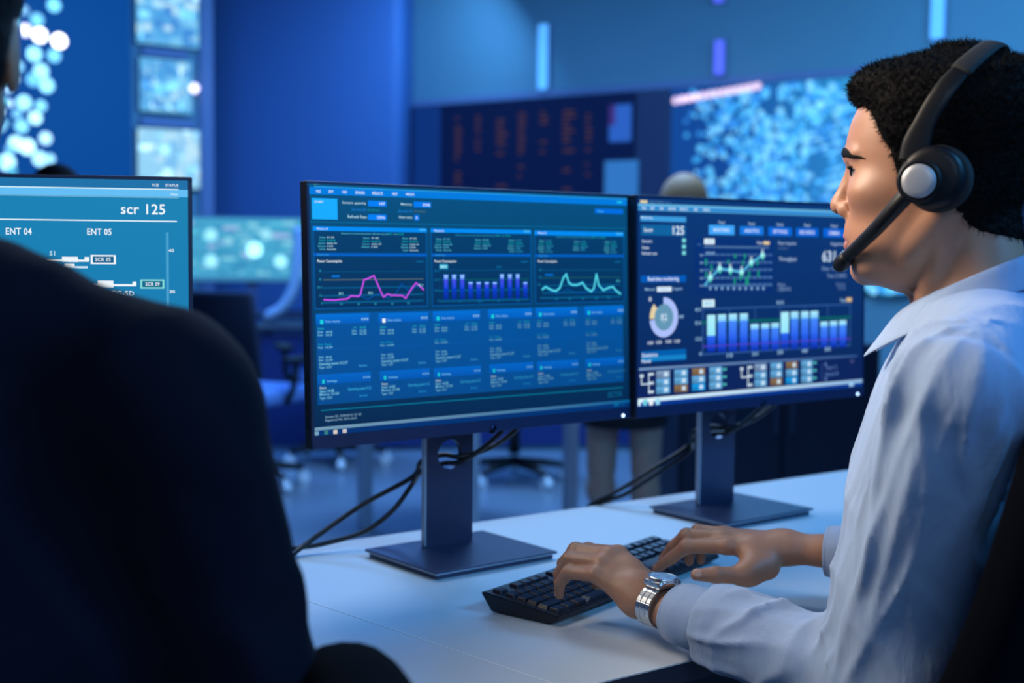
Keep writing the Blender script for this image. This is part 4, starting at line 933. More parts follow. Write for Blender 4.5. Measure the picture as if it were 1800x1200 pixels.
# collar
bm = bmesh.new(); rows = []; N = 61
for row in range(6):
    r = []
    for k in range(N):
        th = math.radians(-168+336*k/(N-1)); th2 = th+PI  # start at the throat, round the back
        t = abs(k-(N-1)/2)/((N-1)/2)                      # 0 at nape, 1 at the front
        side = -1 if k < (N-1)/2 else 1
        dx, dy = math.cos(th2), math.sin(th2)
        cx = -37; u0 = cx+61*dx; y0 = 59*dy; ztop = -121-.49*(u0-28)-6*max(0, t-.8)*5*.3
        fr = max(0, (t-.52)/.48)**1.4
        if row == 0: p = (u0-2*dx, y0-2*dy, ztop-24)
        elif row == 1: p = (u0, y0, ztop-2)
        else:
            q = (row-1)/4; out = 3+10*q
            p = (u0+dx*out+fr*q*30*(1), y0+dy*out+side*0+fr*q*(26 if dy > 0 else -26)*.9, ztop-q*(36+fr*22)+(2 if row == 2 else 0))
        r.append(bm.verts.new(HM@Vector(p)-man.location))
    rows.append(r)
for a, b in zip(rows, rows[1:]):
    for k in range(N-1): bm.faces.new((a[k], a[k+1], b[k+1], b[k]))
col = from_bm('collar', bm, M_shirt, shirt, True); m = col.modifiers.new('s', 'SOLIDIFY'); m.thickness = .0022; m.offset = 0
col.modifiers.new('d', 'SUBSURF').levels = 1; col.modifiers['d'].render_levels = 1
# seams: armhole line on the near shoulder
def tr_sdf(P):
    hpv = Nb+bfw*.10-UP*.60; d = None
    for s in (1, -1):
        h0 = hpv+bl*.09*s; kn = h0+bfw*.44+UP*-.02; ft = kn+bfw*-.03-UP*.44
        c = smin(s_cone(P, h0, kn, .085, .062), s_cone(P, kn, ft, .062, .045), .03); d = c if d is None else smin(d, c, .03)
    return smin(d, s_ell(P, V3(hpv), (.14, .185, .09), Rb), .05)
hpv = Nb+bfw*.10-UP*.60
lo, hi = bounds([hpv-bfw*.15+bl*.25, hpv+bfw*.5-bl*.25, hpv-UP*.47], .09); lo = (lo[0], lo[1], .05)
tp, tq = nets(tr_sdf, lo, hi, .011); np_obj('trousers', tp, tq, M_trs, man)

# headset ---------------------------------------------------------------------
hs = thing('headset', 'black headset with a silver disc on the ear cup and a microphone boom', 'headset', HO)
def hset(name, bm, m, smooth=True):
    for v in bm.verts: v.co = HM@v.co-hs.location
    return from_bm(name, bm, m, hs, smooth)
tiltc = Matrix.Rotation(math.radians(8), 4, 'X')@Matrix.Rotation(math.radians(0), 4, 'Z')
def at_ear(u, y, z, yaw=0): return Matrix.Translation((u, y, z))@Matrix.Rotation(math.radians(yaw), 4, 'Z')@Matrix.Rotation(-PI/2, 4, 'X')
for s in (1, -1):
    K = at_ear(-9, s*76, -1)@(Matrix.Identity(4) if s == 1 else Matrix.Rotation(PI, 4, 'X'))
    bm = bmesh.new(); lathe(bm, [(0, 0), (22, 0), (30, 2), (32, 7), (31, 12), (27, 15), (0, 15)], K, 40); hset('ear_cushion', bm, M_foam)
    K = at_ear(-5, s*91, 0)@(Matrix.Identity(4) if s == 1 else Matrix.Rotation(PI, 4, 'X'))
    bm = bmesh.new(); lathe(bm, [(0, 0), (29, 0), (30, 3), (29, 8), (26, 12), (21, 13.5), (0, 13.5)], K, 48); hset('ear_cup', bm, M_hsblk)
K = at_ear(5.5, 103, -4)
bm = bmesh.new(); lathe(bm, [(20.5, 0), (20.5, 5), (18.5, 6.5), (17.2, 6.5), (16.8, 4), (0, 4)], K, 48); hset('boom_hub', bm, M_hsblk)
bm = bmesh.new(); lathe(bm, [(15.8, 4), (15.8, 7.0), (14.9, 8.2), (10, 9.2), (0, 9.7)], K, 48); hset('silver_cap', bm, M_silver)
bandp = [(13, 98, 14), (10, 97.5, 32), (1, 96, 56), (-13, 92, 81), (-28, 80, 102), (-40, 62, 117), (-48, 37, 128), (-52, 12, 132), (-52, -12, 132), (-48, -37, 128), (-40, -62, 117), (-28, -80, 102), (-13, -92, 81), (1, -96, 56), (10, -97.5, 32), (13, -98, 14)]
sp_ = smooth_path(bandp, 6); n = len(sp_)
wid = [(13 if t < .10 else 10.0 if t < .24 else 8.6) for t in [min(i, n-1-i)/(n-1) for i in range(n)]]
for _ in range(4): wid = [wid[0]]+[(wid[i-1]+wid[i]+wid[i+1])/3 for i in range(1, n-1)]+[wid[-1]]
upv = [Vector((1, 0, .28)) for p in sp_]
bm = bmesh.new(); tube(bm, sp_, 2.4, 12, up=upv, rx=wid); hset('headband', bm, M_hsblk)
bm = bmesh.new(); c0 = n//2-22; tube(bm, sp_[c0:n-c0], 2.9, 12, up=upv[c0:n-c0], rx=[w+1.5 for w in wid[c0:n-c0]]); hset('head_pad', bm, M_foam)
bp = smooth_path([(11, 99, -9), (20, 100.5, -20), (32, 95, -33), (46, 83, -47), (64, 62, -62), (83, 41, -77)], 6); n = len(bp)
bm = bmesh.new(); tube(bm, bp, [8.6-2.4*i/(n-1) for i in range(n)], 14); hset('boom', bm, M_hsblk)
bm = bmesh.new(); tube(bm, smooth_path([(79, 45, -75), (85, 39, -80), (92, 31, -86.5)], 4), [6.5, 7.5, 8, 8.2, 8.2, 8.2, 8, 7.4, 5.5], 14); hset('microphone', bm, M_hsblk)

# wristwatch -------------------------------------------------------------------
wt = thing('wristwatch', 'steel wristwatch on the left wrist above the shirt cuff', 'watch')
wc = LW+ldir*.022; wt.location = wc
nz = (UP*.98+Vector((.12, -.05, 0))); nz = (nz-ldir*nz.dot(ldir)).normalized(); sx = nz.cross(ldir).normalized()
WM = Matrix(((sx.x, ldir.x, nz.x, 0), (sx.y, ldir.y, nz.y, 0), (sx.z, ldir.z, nz.z, 0), (0, 0, 0, 1)))   # x across the wrist, y up the arm, z out of the back of the hand
def wset(name, bm, m, smooth=False):
    for v in bm.verts: v.co = WM.to_3x3()@v.co
    return from_bm(name, bm, m, wt, smooth)
RX, RZ = .0315, .0255
bm = bmesh.new(); bx(bm, (0, 0, RZ+.0035), (.040, .030, .010), None, .004, 3); lathe(bm, [(0, 0), (.0185, 0), (.0192, .003), (.0185, .006), (.0165, .0075)], Matrix.Translation((0, 0, RZ+.004)), 40); wset('case', bm, M_steel)
bm = bmesh.new(); lathe(bm, [(.0165, 0), (.0155, .0008), (0, .0010)], Matrix.Translation((0, 0, RZ+.0112)), 40); wset('dial', bm, M_dial)
bm = bmesh.new(); lathe(bm, [(.0192, .0), (.0195, .002), (.0172, .0033), (.0160, .0022)], Matrix.Translation((0, 0, RZ+.0090)), 40); wset('bezel', bm, M_steel, True)
bm = bmesh.new(); cyl(bm, (-.018, 0, RZ+.006), (-.0225, 0, RZ+.006), .003, n=14); wset('crown', bm, M_steel)
t = bmesh.new()
for yy, w in ((-.0078, .0068), (0, .0080), (.0078, .0068)): bx(t, (0, yy, 0), (.0076, w, .0032), None, .0008, 2)
lme = bpy.data.meshes.new('bracelet_link'); t.to_mesh(lme); t.free(); lme.materials.append(M_steel)
nl = 20
for k in range(nl):
    a = math.radians(36+(360-72)*k/(nl-1)); x, z = math.sin(a)*RX, math.cos(a)*RZ
    tx, tz = math.cos(a)*RX, -math.sin(a)*RZ; L = math.hypot(tx, tz); tx /= L; tz /= L
    lx = Vector((tx, 0, tz)); ly = Vector((0, 1, 0)); lz = lx.cross(ly)
    M = WM@Matrix(((lx.x, ly.x, lz.x, x), (lx.y, ly.y, lz.y, 0), (lx.z, ly.z, lz.z, z), (0, 0, 0, 1)))
    o = bpy.data.objects.new('bracelet_link', lme); C.objects.link(o); o.parent = wt; o.matrix_local = M

# his chair ---------------------------------------------------------------------
ch = thing('office_chair', 'dark chair backrest behind the man with the headset', 'chair', (hpv.x, hpv.y, 0))
def chair_parts(root, fwd, lft, seat, back_top, back_bot, wide, m, arms=True, wrap=.05, rot=.3, seatm=None):
    o = Vector(root.location); f, l = Vector(fwd), Vector(lft)
    bm = bmesh.new(); rows = []
    for i in range(13):
        t = i/12; c = back_bot+(back_top-back_bot)*t-f*(.03*math.sin(PI*t)); r = []
        for k in range(13):
            s = (k-6)/6; hw = wide*(1-.10*abs(2*t-.9)**2.5); r.append(bm.verts.new(c+l*(s*hw)+f*(wrap*s*s)-o))
        rows.append(r)
    for a, b in zip(rows, rows[1:]):
        for k in range(12): bm.faces.new((a[k], a[k+1], b[k+1], b[k]))
    ob = from_bm('backrest', bm, m, root, True); md = ob.modifiers.new('s', 'SOLIDIFY'); md.thickness = .05; md.offset = 0; b2 = ob.modifiers.new('b', 'BEVEL'); b2.width = .018; b2.segments = 3
    M = Matrix(((f.x, l.x, 0, seat.x-o.x), (f.y, l.y, 0, seat.y-o.y), (0, 0, 1, seat.z-o.z), (0, 0, 0, 1)))
    bm = bmesh.new(); bx(bm, (0, 0, 0), (.48, .48, .08), M, .03, 4); from_bm('seat', bm, seatm or m, root, True)
    bm = bmesh.new(); cyl(bm, M@Vector((0, 0, -.04)), M@Vector((0, 0, -.32)), .03); from_bm('gas_lift', bm, M_black, root, True)
    bm = bmesh.new(); bx(bm, (-.25, 0, .02), (.05, .08, .2), M, .01); from_bm('back_support', bm, M_black, root)
    hub = M@Vector((0, 0, -.32)); hub.z = .11-o.z
    for k in range(5):
        a = 2*PI*k/5+rot; e = hub+Vector((math.cos(a)*.28, math.sin(a)*.28, -.03)); bm = bmesh.new(); tube(bm, [hub, (hub+e)/2+Vector((0, 0, .005)), e], [.026, .022, .016], 8); lg = from_bm('base_arm', bm, M_black, root, True)
        bm = bmesh.new(); d = Vector((-math.sin(a), math.cos(a), 0)); w = Vector((e.x, e.y, .03-o.z)); cyl(bm, w-d*.018, w+d*.018, .03, n=18); cyl(bm, w+Vector((0, 0, .02)), e, .008, n=8); from_bm('castor', bm, M_castor, root)
    if arms:
        for s in (1, -1):
            bm = bmesh.new(); p = [M@Vector((-.05, s*.25, -.03)), M@Vector((-.05, s*.29, .06)), M@Vector((-.03, s*.29, .17))]; tube(bm, smooth_path(p, 5), .016, 10); a = from_bm('armrest_post', bm, M_black, root, True)
            bm = bmesh.new(); bx(bm, (.02, s*.29, .185), (.25, .08, .03), M, .012, 3); from_bm('armrest', bm, M_black, root, True)
M_castor = mat('castor painted with glint', L3(235, 240, 248), .25, noise=.05)  # near-white colour paints the glints on the castors
chair_parts(ch, bfw, bl, Vector((hpv.x, hpv.y, .46))-bfw*.0, Nb-bfw*.185-UP*.06, Nb-bfw*.0-UP*.54, .282, M_chair, False, .115)

# ------------------------------------------------------------------ the man in the dark suit, from behind
m2 = thing('person', 'person in a dark suit seen from behind, filling the near left', 'person', (-.42, .95, 0))
f2 = Vector((-.30, .954, 0)).normalized(); l2 = UP.cross(f2); H2 = U(-178, 92, .95); HM2 = frame_mat(H2, f2, .00102)
N2 = HM2@Vector((-50, -18, -150)); R2 = U(285, 728, .945)
hp2, hq2 = nets(lambda G: head_sdf(G, False), (-122, -110, -150), (122, 110, 132), 3.0); body2 = [(T(HM2, hp2), hq2)]
pp, pq = nets(lambda G: hair_sdf(G, .3), (-125, -104, -66), (118, 104, 145), 3.0); np_obj('hair', T(HM2, pp), pq, M_hair, m2)
L2 = N2+(N2-R2); L2.z = R2.z
RE2 = U(425, 1235, .97); RF2 = RE2+f2*.22-l2*.0+UP*.0; LE2 = L2+l2*.07-UP*.29+f2*.05; LF2 = LE2+f2*.24-l2*.08
Rb2 = np.array([list(f2), list(l2), [0, 0, 1]])
def jacket(P):
    n = lambda f, l, z: V3(N2+f2*f+l2*l+UP*z)
    d = s_ell(P, n(.03, 0, -.275), (.135, .20, .21), Rb2); d = smin(d, s_ell(P, n(.05, 0, -.42), (.135, .185, .24), Rb2), .08)
    d = smin(d, s_cone(P, n(0, -.045, -.030), V3(R2), .050, .066), .04); d = smin(d, s_cone(P, n(0, .045, -.030), V3(L2), .050, .066), .04)
    d = smin(d, s_cone(P, n(-.004, 0, -.055), n(-.005, 0, -.26), .074, .115), .05)
    ra = s_cone(P, V3(R2), V3(RE2), .070, .058)-limb_folds(P, R2, RE2, .009, 3, .6, 1.5, .9, .1, 1.1)-limb_folds(P, R2, RE2, .005, 2, 2.5, 1, 2.3, .5, 1.15)
    d = smin(d, ra, .03); d = smin(d, s_cone(P, V3(RE2), V3(RF2), .056, .042), .02)
    d = smin(d, s_cone(P, V3(L2), V3(LE2), .070, .058), .03); d = smin(d, s_cone(P, V3(LE2), V3(LF2), .056, .042), .02)
    return d-folds(P, .004, [((20, 10, 9), .4, (6, 7, 8)), ((-18, 14, 12), 1.2, (7, 4, -6))])
lo, hi = bounds([N2-f2*.2+l2*.3, N2+f2*.3-l2*.3, N2-UP*.62, RF2, LF2, N2+UP*.03], .09)
jp, jq = nets(jacket, lo, hi, .008); jk = np_obj('suit_jacket', jp, jq, M_jacket, m2)
bm = bmesh.new(); rows = []
for row in range(4):
    r = []
    for k in range(33):
        a = 2*PI*k/33; q = row/3; rr = 61+q*10; r.append(bm.verts.new(HM2@Vector((-40+rr*math.cos(a), rr*math.sin(a), -112-.30*(rr*math.cos(a))-(0 if row else 14)-q*38*(row > 0)))-m2.location))
    rows.append(r)
for a, b in zip(rows, rows[1:]):
    for k in range(33): bm.faces.new((a[k], a[(k+1) % 33], b[(k+1) % 33], b[k]))
co = from_bm('jacket_collar', bm, M_jacket, jk, True); co.modifiers.new('s', 'SOLIDIFY').thickness = .006
def hand_simple(w, d, l):
    mc = [w+d*.09+l*s for s in (.026, .009, -.009, -.026)]; ch = [[m+d*.035+UP*.004, m+d*.058-UP*.01, m+d*.07-UP*.028] for m in mc]
    return mc, ch, [w+l*.02+d*.02, w+l*.04+d*.05, w+l*.045+d*.08, w+l*.04+d*.10]
for (e, w, s) in ((RE2, RF2, 1), (LE2, LF2, -1)):
    d = (w-e).normalized(); l = UP.cross(d)*s; mc, chn, th = hand_simple(w+d*.02, d, l); lo, hi = bounds(mc+[p for c in chn for p in c]+th+[w-d*.05], .04)
    q, qq = nets(hand_sdf(w+d*.02, mc, chn, th, w-d*.06), lo, hi, .0025); body2.append((q, qq))
body2.append(inner_body(N2-UP*.10+f2*.03, f2, l2, [R2, L2], [RE2, LE2], [RF2, LF2])); P, Q = join_np(body2); np_obj('body', P, Q, M_skin, m2)
hp_ = N2+f2*.05-UP*.66
def tr2(P):
    d = None
    for s in (1, -1):
        h0 = hp_+l2*.09*s; kn = h0+f2*.44; ft = kn-UP*.42; c = smin(s_cone(P, h0, kn, .085, .062), s_cone(P, kn, ft, .062, .045), .03); d = c if d is None else smin(d, c, .03)
    return d
lo, hi = bounds([hp_-f2*.1+l2*.2, hp_+f2*.5-l2*.2, hp_-UP*.45], .09); lo = (lo[0], lo[1], .05); tp, tq = nets(tr2, lo, hi, .012); np_obj('trousers', tp, tq, M_trs, m2)
c2 = thing('office_chair', 'black chair armrest beside the dark suited person at the bottom edge', 'chair', (hp_.x, hp_.y, 0))
chair_parts(c2, f2, l2, Vector((hp_.x, hp_.y, .43)), N2-f2*.20-UP*.28, N2-f2*.17-UP*.60, .21, M_chair, False)
AR = U(652, 1245, .90); bm = bmesh.new(); pr = f2.cross(UP)
tube(bm, smooth_path([AR-f2*.12-o_*0 for o_ in (Vector(),)]+[AR-f2*.04, AR+f2*.06, AR+f2*.12-UP*.008], 5), [.03]+[.036]*14+[.028], 16, up=UP, rx=[.016]+[.02]*14+[.016])
for v in bm.verts: v.co -= c2.location
from_bm('armrest', bm, M_chair, c2, True)
bm = bmesh.new(); tube(bm, [AR-UP*.01, AR-UP*.16-f2*.02, Vector((hp_.x, hp_.y, .42))+pr*.2], .018, 10)
for v in bm.verts: v.co -= c2.location
from_bm('armrest_post', bm, M_black, c2, True)
# ------------------------------------------------------------------ the room behind
def struct(name, bm, m): o = from_bm(name, bm, m); o['kind'] = 'structure'; return o
bm = bmesh.new(); bx(bm, (0, 4.5, -.05), (16, 17, .1)); struct('floor', bm, M_floor)
bm = bmesh.new(); bx(bm, (0, 4.5, 3.45), (16, 17, .1)); struct('ceiling', bm, M_ceil)
RWD = Vector((.805, -.593, 0)); RP = Vector((-.82, 11.0, 0)); RN = Vector((RWD.y, -RWD.x, 0))    # right-hand wall; RN faces the room
LP = Vector((-2.6, 10.0, 0)); LN = Vector((E2.x, E2.y, 0))
def rotz(v): return math.atan2(v.y, v.x)
def wall(name, p, d, t0, t1, z0, z1, th, m):
    bm = bmesh.new(); M = Matrix.Translation(p)@Matrix.Rotation(rotz(d), 4, 'Z'); bx(bm, ((t0+t1)/2, th/2, (z0+z1)/2), (t1-t0, th, z1-z0), M); return struct(name, bm, m)
wall('wall_right', RP, RWD, -1.5, 9.0, 0, 3.4, .2, M_wall)
def wt_(p, d, px, py):                                    # pixel -> (along, height) on a wall
    n = Vector((-d.y, d.x, 0)); q = on_plane(px, py, p, n); return (q-p).dot(d), q.z
tE = wt_(LP, E1, 372, 300)[0]
wall('wall_left', LP, E1, -6.0, tE, 0, 3.4, .25, M_wall)
bm = bmesh.new(); pl, pr_ = U(374, 300, 10.9), U(722, 300, 10.6); cc = (pl+pr_)/2; wdt = (pr_-pl).length
Mp = Matrix.Translation((cc.x, cc.y+.4, 1.7))@Matrix.Rotation(math.atan2(pr_.y-pl.y, pr_.x-pl.x), 4, 'Z'); bx(bm, (0, 0, 0), (wdt, .8, 3.4), Mp, .10, 6); o = struct('wall_pillar', bm, M_pillar)
for p in o.data.polygons: p.use_smooth = True
o.data.set_sharp_from_angle(angle=math.radians(40))
bm = bmesh.new(); M = Matrix.Translation(LP)@Matrix.Rotation(rotz(E1), 4, 'Z'); bx(bm, (tE-.05, -.02, 1.7), (.10, .04, 3.4), M); struct('trim_1', bm, M_trim)

# video walls -------------------------------------------------------------------
class Panel:
    """a flat display standing on a wall; drawing in (along, height) metres"""
    def __init__(s, p, d, off=.06): s.p, s.d, s.n = p, d, Vector((d.y, -d.x, 0)); s.off = off; s.v, s.f, s.c, s.l = [], [], [], 0
    def loc(s, px, py): n = s.n; q = on_plane(px, py, s.p+n*s.off, n); return ((q-s.p).dot(s.d), q.z)
    def poly(s, pts, col, e=1.0):
        b = len(s.v); s.l += 1; s.v += [s.p+s.d*x+s.n*(s.off+.0006+s.l*3e-5)+UP*z for x, z in pts]; s.f.append(tuple(range(b, b+len(pts)))); s.c.append([tuple(k*e for k in L3(*col))]*len(pts))
    def rect(s, x0, z0, x1, z1, col, e=1.0): s.poly([(x0, z0), (x1, z0), (x1, z1), (x0, z1)], col, e)
    def dot(s, x, z, r, col, e): s.poly([(x+r*math.cos(k*PI/5), z+r*math.sin(k*PI/5)) for k in range(10)], col, e)
    def build(s, name, m, parent, o):
        me = bpy.data.meshes.new(name); me.from_pydata([tuple(v-o) for v in s.v], [], s.f); at = me.color_attributes.new('Col', 'FLOAT_COLOR', 'CORNER')
        at.data.foreach_set('color', np.array([(*c, 1) for cs in s.c for c in cs], np.float32).ravel()); return link(name, me, m, parent)
def wall_display(label, p, d, x0, x1, z0, z1, draw, group=None, cab=None):
    o = p+d*((x0+x1)/2)+UP*z0; root = thing('wall_display', label, 'screen', o, 0, group)
    n = Vector((d.y, -d.x, 0)); M = Matrix.Translation(-o)@Matrix.Translation(p)@Matrix.Rotation(rotz(d), 4, 'Z')
    bm = bmesh.new(); bx(bm, ((x0+x1)/2, -.03, (z0+z1)/2), (x1-x0, .058, z1-z0), M); from_bm('cabinet', bm, cab or M_black, root)
    pn = Panel(p, d); draw(pn, x0, x1, z0, z1); pn.build('display', M_screen, root, o); return root
rr = random.Random(5)
x0 = wt_(LP, E1, -420, 200)[0]; x1 = wt_(LP, E1, 226, 200)[0]
def map_left(pn, x0, x1, z0, z1):
    pn.rect(x0, z0, x1, z1, (2, 70, 150)); 
    for px, py, r, c, e in ((203/2.14, 20/2.14, .040, (120, 215, 255), 2.2), (70, 62, .045, (235, 245, 255), 4.5), (104, 72, .045, (245, 248, 255), 5), (44, 53, .038, (215, 220, 255), 3.2), (60, 95, .045, (140, 220, 255), 2.6), (95, 98, .04, (120, 210, 255), 2.0), (33, 117, .03, (130, 210, 255), 1.8), (72, 125, .045, (150, 225, 255), 2.4), (82, 150, .045, (140, 220, 255), 2.4), (58, 140, .04, (110, 200, 255), 1.8), (42, 180, .045, (150, 225, 255), 2.3), (72, 186, .034, (130, 215, 255), 2.0), (62, 207, .04, (170, 235, 255), 2.6), (38, 222, .04, (130, 215, 255), 2.0), (28, 252, .045, (170, 235, 255), 2.6), (48, 258, .048, (175, 238, 255), 2.8), (80, 243, .038, (170, 225, 255), 2.3), (70, 279, .045, (160, 225, 255), 2.4), (88, 279, .03, (150, 220, 255), 2.0), (12, 285, .05, (170, 235, 255), 2.6), (30, 200, .03, (120, 200, 255), 1.6), (18, 262, .03, (120, 200, 255), 1.6), (42, 18, .03, (130, 200, 255), 1.4), (65, 35, .04, (120, 210, 255), 1.8)):
        x, z = pn.loc(px, py); pn.dot(x, z, r*1.18, c, e*.85)
    for k in range(260):
        px = rr.uniform(-400, 30); py = rr.uniform(-60, 300); x, z = pn.loc(px, py)
        if z < z1-.05: pn.dot(x, z, rr.uniform(.015, .04), (130+rr.randint(-30, 40), 215, 255), rr.uniform(.8, 2.2))
zb, zt2 = 1.0, 3.1
wall_display('large blue wall screen sprinkled with white light dots at far left', LP, E1, x0, x1, zb, zt2, map_left)
def tile(seed, y0, y1):
    def draw(pn, x0, x1, z0, z1):
        r = random.Random(seed); pn.rect(x0, z0, x1, z1, (96, 180, 238) if seed < 2 else (150, 212, 248))
        for k in range(80):
            w, h = r.uniform(.02, .10), r.uniform(.02, .08); x = r.uniform(x0, x1-w); z = r.uniform(z0, z1-h)
            pn.rect(x, z, x+w, z+h, r.choice([(150, 215, 248), (120, 200, 245), (185, 230, 252), (80, 165, 230), (70, 145, 220)] if seed < 2 else [(170, 225, 250), (150, 215, 248), (190, 232, 252), (120, 190, 240)]), 1.0+(r.random() < .12)*.8)
    return draw
xa, xb = wt_(LP, E1, 236, 200)[0], wt_(LP, E1, 345, 200)[0]
zz = lambda py: wt_(LP, E1, 290, py)[1]
for k, (pa, pb, nm) in enumerate(((-25, 82, 'pale blue wall screen tile, topmost of the three beside the map'), (106, 199, 'pale blue wall screen tile, middle one of the three beside the map'), (228, 330, 'pale blue wall screen tile, lowest of the three beside the map'))):
    xs = (xa, xb) if k != 1 else (xa+.02, xb-.06); tl_ = wall_display(nm, LP, E1, xs[0], xs[1], zz(pb), zz(pa), tile(k, pa, pb), None, M_frame)
    if k: bm = bmesh.new(); Mt = Matrix.Rotation(rotz(E1), 4, 'Z'); hh = zz(pa)-zz(pb); bx(bm, (.0, -.03, hh+.045), ((xs[1]-xs[0])*.86, .05, .06), Mt, .004); from_bm('caption_bar', bm, M_trim, tl_)
xp, zp = wt_(LP, E1, 333, 157); bm = bmesh.new(); bmesh.ops.create_uvsphere(bm, u_segments=16, v_segments=10, radius=.035); sl_ = from_bm('signal_lamp', bm, M_lampw, None, True, LP+E1*xp-LN*.09+UP*zp); tag(sl_, 'small round white lamp at the edge of the middle wall screen tile', 'lamp')
# right wall
def text_cols(pn, x0, x1, z0, z1):
    pn.rect(x0, z0, x1, z1, (4, 18, 66)); r = random.Random(3)
    A, B = pn.loc(800, 300)[0], pn.loc(1055, 300)[0]
    for k in range(7):
        x = A+(B-A)*k/6.6; w = r.choice((.07, .11, .05))
        for j in range(46):
            z = z1-.12-j*.036
            if z < z0+.04: break
            if (j//9) % 2 == 1 and r.random() < .8: continue
            if r.random() < .72: pn.rect(x, z, x+w*r.uniform(.4, 1), z+.016, (166, 112, 98), .19)
    for (a, b, c, d, cl, e) in ((1072, 185, 1110, 248, (50, 110, 220), .75), (1064, 283, 1122, 345, (55, 130, 215), .8), (1072, 185, 1082, 220, (80, 60, 160), .6)):
        p, q = pn.loc(a, b), pn.loc(c, d); pn.rect(p[0], q[1], q[0], p[1], cl, e)
    p, q = pn.loc(728, 200), pn.loc(775, 200); pn.rect(p[0], z0, q[0], z1, (12, 48, 118))
ztop = 2.33
q0, q1 = wt_(RP, RWD, 724, 300)[0], wt_(RP, RWD, 1122, 300)[0]
wall_display('dark wall screen with faint orange text columns above the left monitor', RP, RWD, q0, q1, .95, ztop, text_cols)
def map_right(pn, x0, x1, z0, z1):
    pn.rect(x0, z0, x1, z1, (16, 70, 150)); r = random.Random(9)
    a, b = pn.loc(1200, 250)[0], pn.loc(1560, 250)[0]
    for k in range(30): pn.rect(a+(b-a)*(.25+k*.032), z0, x1, z1, (18+int(k*1.6), 74+int(k*4.2), 155+int(k*3)))
    for k in range(2600):
        t = r.random()**.8; x = a+(b-a)*t*1.45; z = z0+(z1-z0)*r.random()
        if x > x1-.03 or z > z1-.03: continue
        if t < .5 and (math.sin(x*9+1)*math.sin(z*8) > .8): continue
        if t > .62 and math.sin((z-.35*(x-a))*62) < -.45: continue
        if t < .07 and r.random() < .6: continue
        c = r.choice([(60, 165, 240), (90, 190, 250), (50, 140, 230), (120, 205, 255)]); pn.dot(x, z, r.uniform(.012, .03), c, .9+1.1*t*r.random()+.15)
    for k in range(30):
        z = z0+.1+k*.055; xs = a+(b-a)*.66; xe = x1-.05
        if z+.30 < z1-.02: pn.poly([(xs, z), (xe, z+.26), (xe, z+.282), (xs, z+.022)], (40, 118, 205), .9)
    for k in range(13):
        px = 1195+k*12; x, z = pn.loc(px, 178-k*2.1); pn.dot(x, z, .026, (240, 215, 250), 1.3 if k not in (1, 2, 3) else 1.7)
wall_display('bright cyan speckled map screen behind the head of the headset man', RP, RWD, wt_(RP, RWD, 1186, 300)[0], wt_(RP, RWD, 1720, 300)[0], .95, ztop, map_right)
def dark_draw(pn, x0, x1, z0, z1):
    pn.rect(x0, z0, x1, z1, (12, 34, 82)); r = random.Random(4)
    for k in range(60): x, z = r.uniform(x0, x1-.2), r.uniform(z0, z1-.05); pn.rect(x, z, x+r.uniform(.05, .2), z+.02, (24, 70, 140))
wall_display('dark navy wall screen at the right edge behind the nape of the headset man', RP, RWD, wt_(RP, RWD, 1722, 300)[0]+.02, wt_(RP, RWD, 2150, 300)[0], .95, ztop, dark_draw)
bm = bmesh.new(); M = Matrix.Translation(RP)@Matrix.Rotation(rotz(RWD), 4, 'Z'); a, b = wt_(RP, RWD, 1122, 300)[0]+.002, wt_(RP, RWD, 1186, 300)[0]-.002; bx(bm, ((a+b)/2, -.025, (0+ztop)/2), (b-a, .05, ztop), M); struct('trim_2', bm, M_greyblue)
bm = bmesh.new(); bx(bm, (3.7, -.012, ztop+.035), (10.4, .024, .05), M); struct('trim_3', bm, M_trim)
# glowing strips that stand in for reflections on the wall
def refl_strip(px, y0, y1, m, label, wpx=20):
    x, za = wt_(RP, RWD, px, y0); zb_ = wt_(RP, RWD, px, y1)[1]; o = RP+RWD*x+UP*((za+zb_)/2); r = thing('wall_reflection', label, 'lamp', o, rotz(RWD)); w = .082*wpx/20
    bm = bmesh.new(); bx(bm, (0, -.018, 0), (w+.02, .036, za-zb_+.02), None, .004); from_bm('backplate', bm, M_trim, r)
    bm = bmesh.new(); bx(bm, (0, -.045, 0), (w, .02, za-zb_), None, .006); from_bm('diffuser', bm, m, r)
refl_strip(961, 44, 158, M_reflc, 'cyan upright light strip high on the wall above the left monitor')
refl_strip(1270, 72, 132, M_reflv, 'violet upright light strip above the speckled map screen', 17)
refl_strip(1270, -60, 6, M_reflv, 'violet light strip cut by the top edge of the picture', 17)
refl_strip(1655, -50, 70, M_reflc, 'cyan upright light strip above the head of the headset man')

# desks, chairs and people behind --------------------------------------------------
def bgdesk(c, w, d, label, m, zt=.74, legm=None, yaw=A36):
    r = thing('office_desk', label, 'desk', (c[0], c[1], 0), yaw); bm = bmesh.new(); bx(bm, (0, 0, zt-.015), (w, d, .03), None, .004); from_bm('desktop', bm, m, r)
    for sx in (-1, 1):
        for sy in (-1, 1):
            bm = bmesh.new(); bx(bm, (sx*(w/2-.03), sy*(d/2-.03), (zt-.03)/2), (.05, .05, zt-.03), None, .003); from_bm('leg', bm, legm or M_alu, r)
    return r
